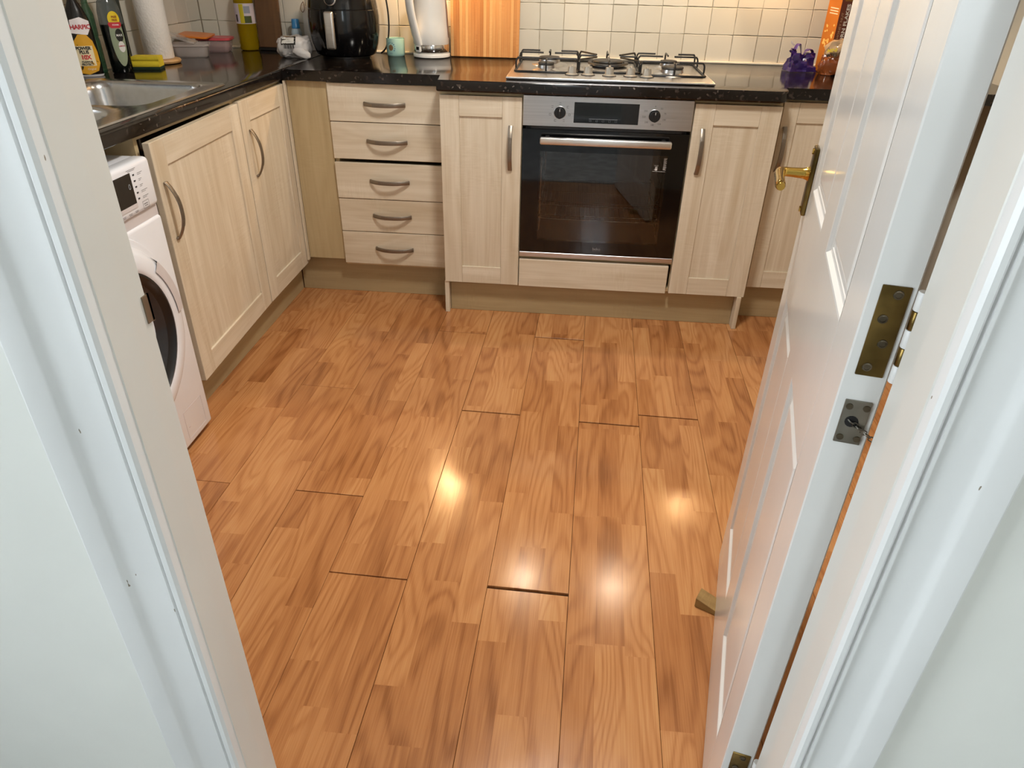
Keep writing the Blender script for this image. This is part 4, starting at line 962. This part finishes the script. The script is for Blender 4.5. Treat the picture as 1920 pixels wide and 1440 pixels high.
def right_things():
    # cereal carton
    o = empty('cereal_box', (1.545, .598, HW), math.radians(28)); tag(o, 'orange and brown cereal carton standing behind the snack bags', 'cereal box')
    org, brn = plain('orange_card', 'b96a1a', .4), plain('brown_card', '6e2c16', .4)
    b = boxo('carton', brn, o, -.095, .095, -.033, .033, 0, .30, .0006)
    flat('orange_side', org, b, [(-.0952, .0325, .001), (-.0952, -.0325, .001), (-.0952, -.0325, .299), (-.0952, .0325, .299)])
    # vertical lettering on brown face
    def vf(x0): return lambda a, c: (x0-c, -.0336, .165+a)
    text('HONEY NUT', .016, 'c9a37c', b, vf(-.078), 'carton_lettering', 0.)
    text('CORN FLAKES', .0235, 'ece2d8', b, vf(-.056), 'carton_lettering', .0008)
    text('BURST OF', .008, 'cf9a3a', b, lambda a, c: (-.062+a, -.0336, .262+c), 'carton_lettering'); text('HAPPINESS', .008, 'cf9a3a', b, lambda a, c: (-.062+a, -.0336, .252+c), 'carton_lettering')
    bm = bmesh.new()
    def q(x0, x1, z0, z1): bm.faces.new([bm.verts.new((-.0955, a, c)) for a, c in ((x0, z0), (x1, z0+.003), (x1, z1+.003), (x0, z1))])
    for i in range(3): q(-.024, .018, .222-i*.009, .2255-i*.009)
    link('carton_stripes', fin(bm), ink('f0d9b8'), b)
    bm = bmesh.new(); rq = random.Random(2)
    for i in range(16):
        cx, cz, r = rq.uniform(-.026, .02), rq.uniform(.09, .17), rq.uniform(.003, .007)
        bm.faces.new([bm.verts.new((-.0955-i*.00002, cx+r*math.cos(a)*rq.uniform(.7, 1.1), cz+r*math.sin(a))) for a in [2*PI*k/8 for k in range(8)]])
    link('flake_print', fin(bm), ink('f2b862'), b)
    # snack bags : crumpled pouches
    def pouch(name, label, loc, rz, sx, sy, sz, col, seed, parts=None, rough=.18):
        o = empty(name, loc, rz); tag(o, label, 'snack bag')
        bm = bmesh.new(); bmesh.ops.create_icosphere(bm, subdivisions=4, radius=1.)
        for v in bm.verts:
            c = v.co.copy(); n = Vector([math.copysign(abs(x)**.72, x) for x in c]); s = Vector((seed*3.1, seed*1.7, seed))
            k = 1-.28*max(0, n.z); p = Vector((n.x*sx*k, n.y*sy*k, n.z*sz+sz))
            f = abs(noise.noise(c*2.3+s))*.16+abs(noise.noise(c*5+s))*.07-.08
            p += Vector((c.x*sx, c.y*sy, c.z*sz))*f*1.9; p.z = max(p.z-sz*.42, .0005); v.co = p
        link('pouch', fin(bm, True, 25), plain(name+'_foil', col, rough, 0, .2, .5, 40), o); return o
    def ear(o, pts, w_, m):
        bm = bmesh.new(); A = []
        for i, (x, y, z, ww) in enumerate(pts): A.append([bm.verts.new((x-ww*w_, y, z)), bm.verts.new((x, y-.004*(1 if i % 2 else -1), z+.003)), bm.verts.new((x+ww*w_, y+.003, z))])
        for a, b in zip(A, A[1:]):
            for j in range(2): bm.faces.new((a[j], a[j+1], b[j+1], b[j]))
        r = bmesh.ops.extrude_face_region(bm, geom=bm.faces[:])
        for v in [g for g in r['geom'] if isinstance(g, bmesh.types.BMVert)]: v.co.y += .0015
        link('twisted_end', fin(bm, True, 30), m, o)
    pm = plain('purple_foil_end', '4a2c78', .22, 0, .25, .4, 50)
    o = empty('purple_snack_bag', (1.374, .545, HW), .2); tag(o, 'crumpled purple sweet bag with twisted ends right of the hob', 'snack bag')
    bm = bmesh.new(); bmesh.ops.create_cube(bm, size=2.); bmesh.ops.subdivide_edges(bm, edges=bm.edges[:], cuts=7, use_grid_fill=True)
    for v in bm.verts:
        c = v.co.copy(); h = (c.z+1)/2; k = 1-.30*h-.06*h*h; q = (1-.25*c.y*c.y*h)
        p = Vector((c.x*.055*k, c.y*.040*(1-.55*h), h*.066*(1-.16*math.exp(-(c.x/.3)**2))))
        n_ = noise.noise(Vector((c.x*1.6, c.y*1.6+3, c.z*1.9)))*.010+abs(noise.noise(Vector((c.x*3.4+5, c.y*3, c.z*3.4))))*-.009
        p += Vector((c.x, c.y, 0)).normalized()*n_ if abs(c.x)+abs(c.y) > .1 else Vector(); p.z = max(.0005, p.z+(n_*.5 if h > .2 else 0)); v.co = p
    link('pouch', fin(bm, True, 18), plain('purple_foil', '33225f', .2, 0, .3, .5, 40), o)
    def ribbon(path, w_, m):
        bm = bmesh.new(); sweep(bm, smoothpath(path, 4), [(-w_, -.0008), (w_, -.0008), (w_*.8, .0010), (-w_*.8, .0010)], up=Vector((0, 0, 1))); link('twisted_end', fin(bm, True, 30), m, o)
    ribbon([(-.034, 0, .050), (-.036, -.002, .074), (-.026, .0, .096), (-.014, .002, .094), (-.004, 0, .060)], .011, pm)
    ribbon([(.002, 0, .056), (.012, -.003, .074), (.030, 0, .080), (.044, .002, .068), (.046, 0, .048)], .012, pm)
    ribbon([(-.034, .002, .070), (-.046, 0, .082), (-.050, .001, .070), (-.038, .0, .062)], .007, pm)
    ear(o, [(-.036, .002, .090, .4), (-.046, .002, .098, .6), (-.052, 0, .106, .4)], .010, clearplastic('clear_wrapper', 'd9d3e0', .35, .1))
    o = pouch('orange_snack_bag', 'shiny orange and clear snack bag in front of the cereal carton', (1.478, .470, HW), -.2, .055, .045, .054, '7d421f', 5)
    bm = bmesh.new()
    cl = clearplastic('clear_crisp_bag', 'b59c7d', .75, .08)
    bmesh.ops.create_icosphere(bm, subdivisions=3, radius=1.)
    for v in bm.verts: c = v.co.copy(); v.co = Vector((c.x*.050+.010, c.y*.036, .084+c.z*.040))+c*.012*noise.noise(c*3)
    link('clear_top', fin(bm, True, 30), cl, o)
    text('MINI', .017, 'e3c83a', o, lambda a, c: (-.018+a, -.047+.006*abs(c)*10, .088+c+a*.15), 'bag_lettering', .0006); text('BITES', .015, '1c1712', o, lambda a, c: (-.016+a, -.0485, .072+c+a*.15), 'bag_lettering', .0006)
    o = pouch('blue_snack_bag', 'small dark blue wrapped bag at the foot of the orange snack bag', (1.545, .395, HW), .4, .040, .030, .024, '2b3550', 9)
right_things()

# ------------------------------------------------------------------ lamps and wall units above the frame
def overhead():
    o = empty('ceiling_lamp', (.55, -1.0, 2.4)); tag(o, 'round white ceiling lamp above the kitchen floor', 'lamp')
    latheo('housing', 'whiteplastic', o, [(.17, 0), (.17, -.03), (.165, -.06), (.16, -.085), (.155, -.085), (.155, -.02), (0, -.02)], 40)
    o = empty('cooker_hood', (.6, .72, 1.82)); tag(o, 'steel cooker hood above the hob', 'hood')
    boxes('canopy', 'steel', o, [(-.36, .36, -.52, -.004, .012, .06)]); boxo('chimney', 'steel', o, -.14, .14, -.26, -.004, .06, .575)
    for hx in (-.24, .265): latheo('lamp_ring', 'chrome', o, [(.034, .012), (.034, .004), (.029, .004), (.028, .012)], 24, loc=(hx, -.475, 0), caps=False)
    for x0, x1, lx, lb in ((-1.0, .20, -.13, 'maple wall cabinet above the air fryer and kettle'), (1.0, 2.0, 1.24, 'maple wall cabinet above the snack bags')):
        o = empty('wall_cabinet', (x0, .72, 1.45)); tag(o, lb, 'cabinet'); W = x1-x0
        boxo('body', 'carcass', o, 0, W, -.30, -.008, 0, .72); n = 2
        for i in range(n): shaker(o, W*i/n+.002, W*(i+1)/n-.002, 0, .72, -.32, W*i/n+(.04 if i else W/n-.04), .12)
        latheo('lamp_ring', 'chrome', o, [(.036, 0), (.036, -.012), (.030, -.012), (.029, 0)], 24, loc=(lx-x0, -.12, 0), caps=False)
overhead()
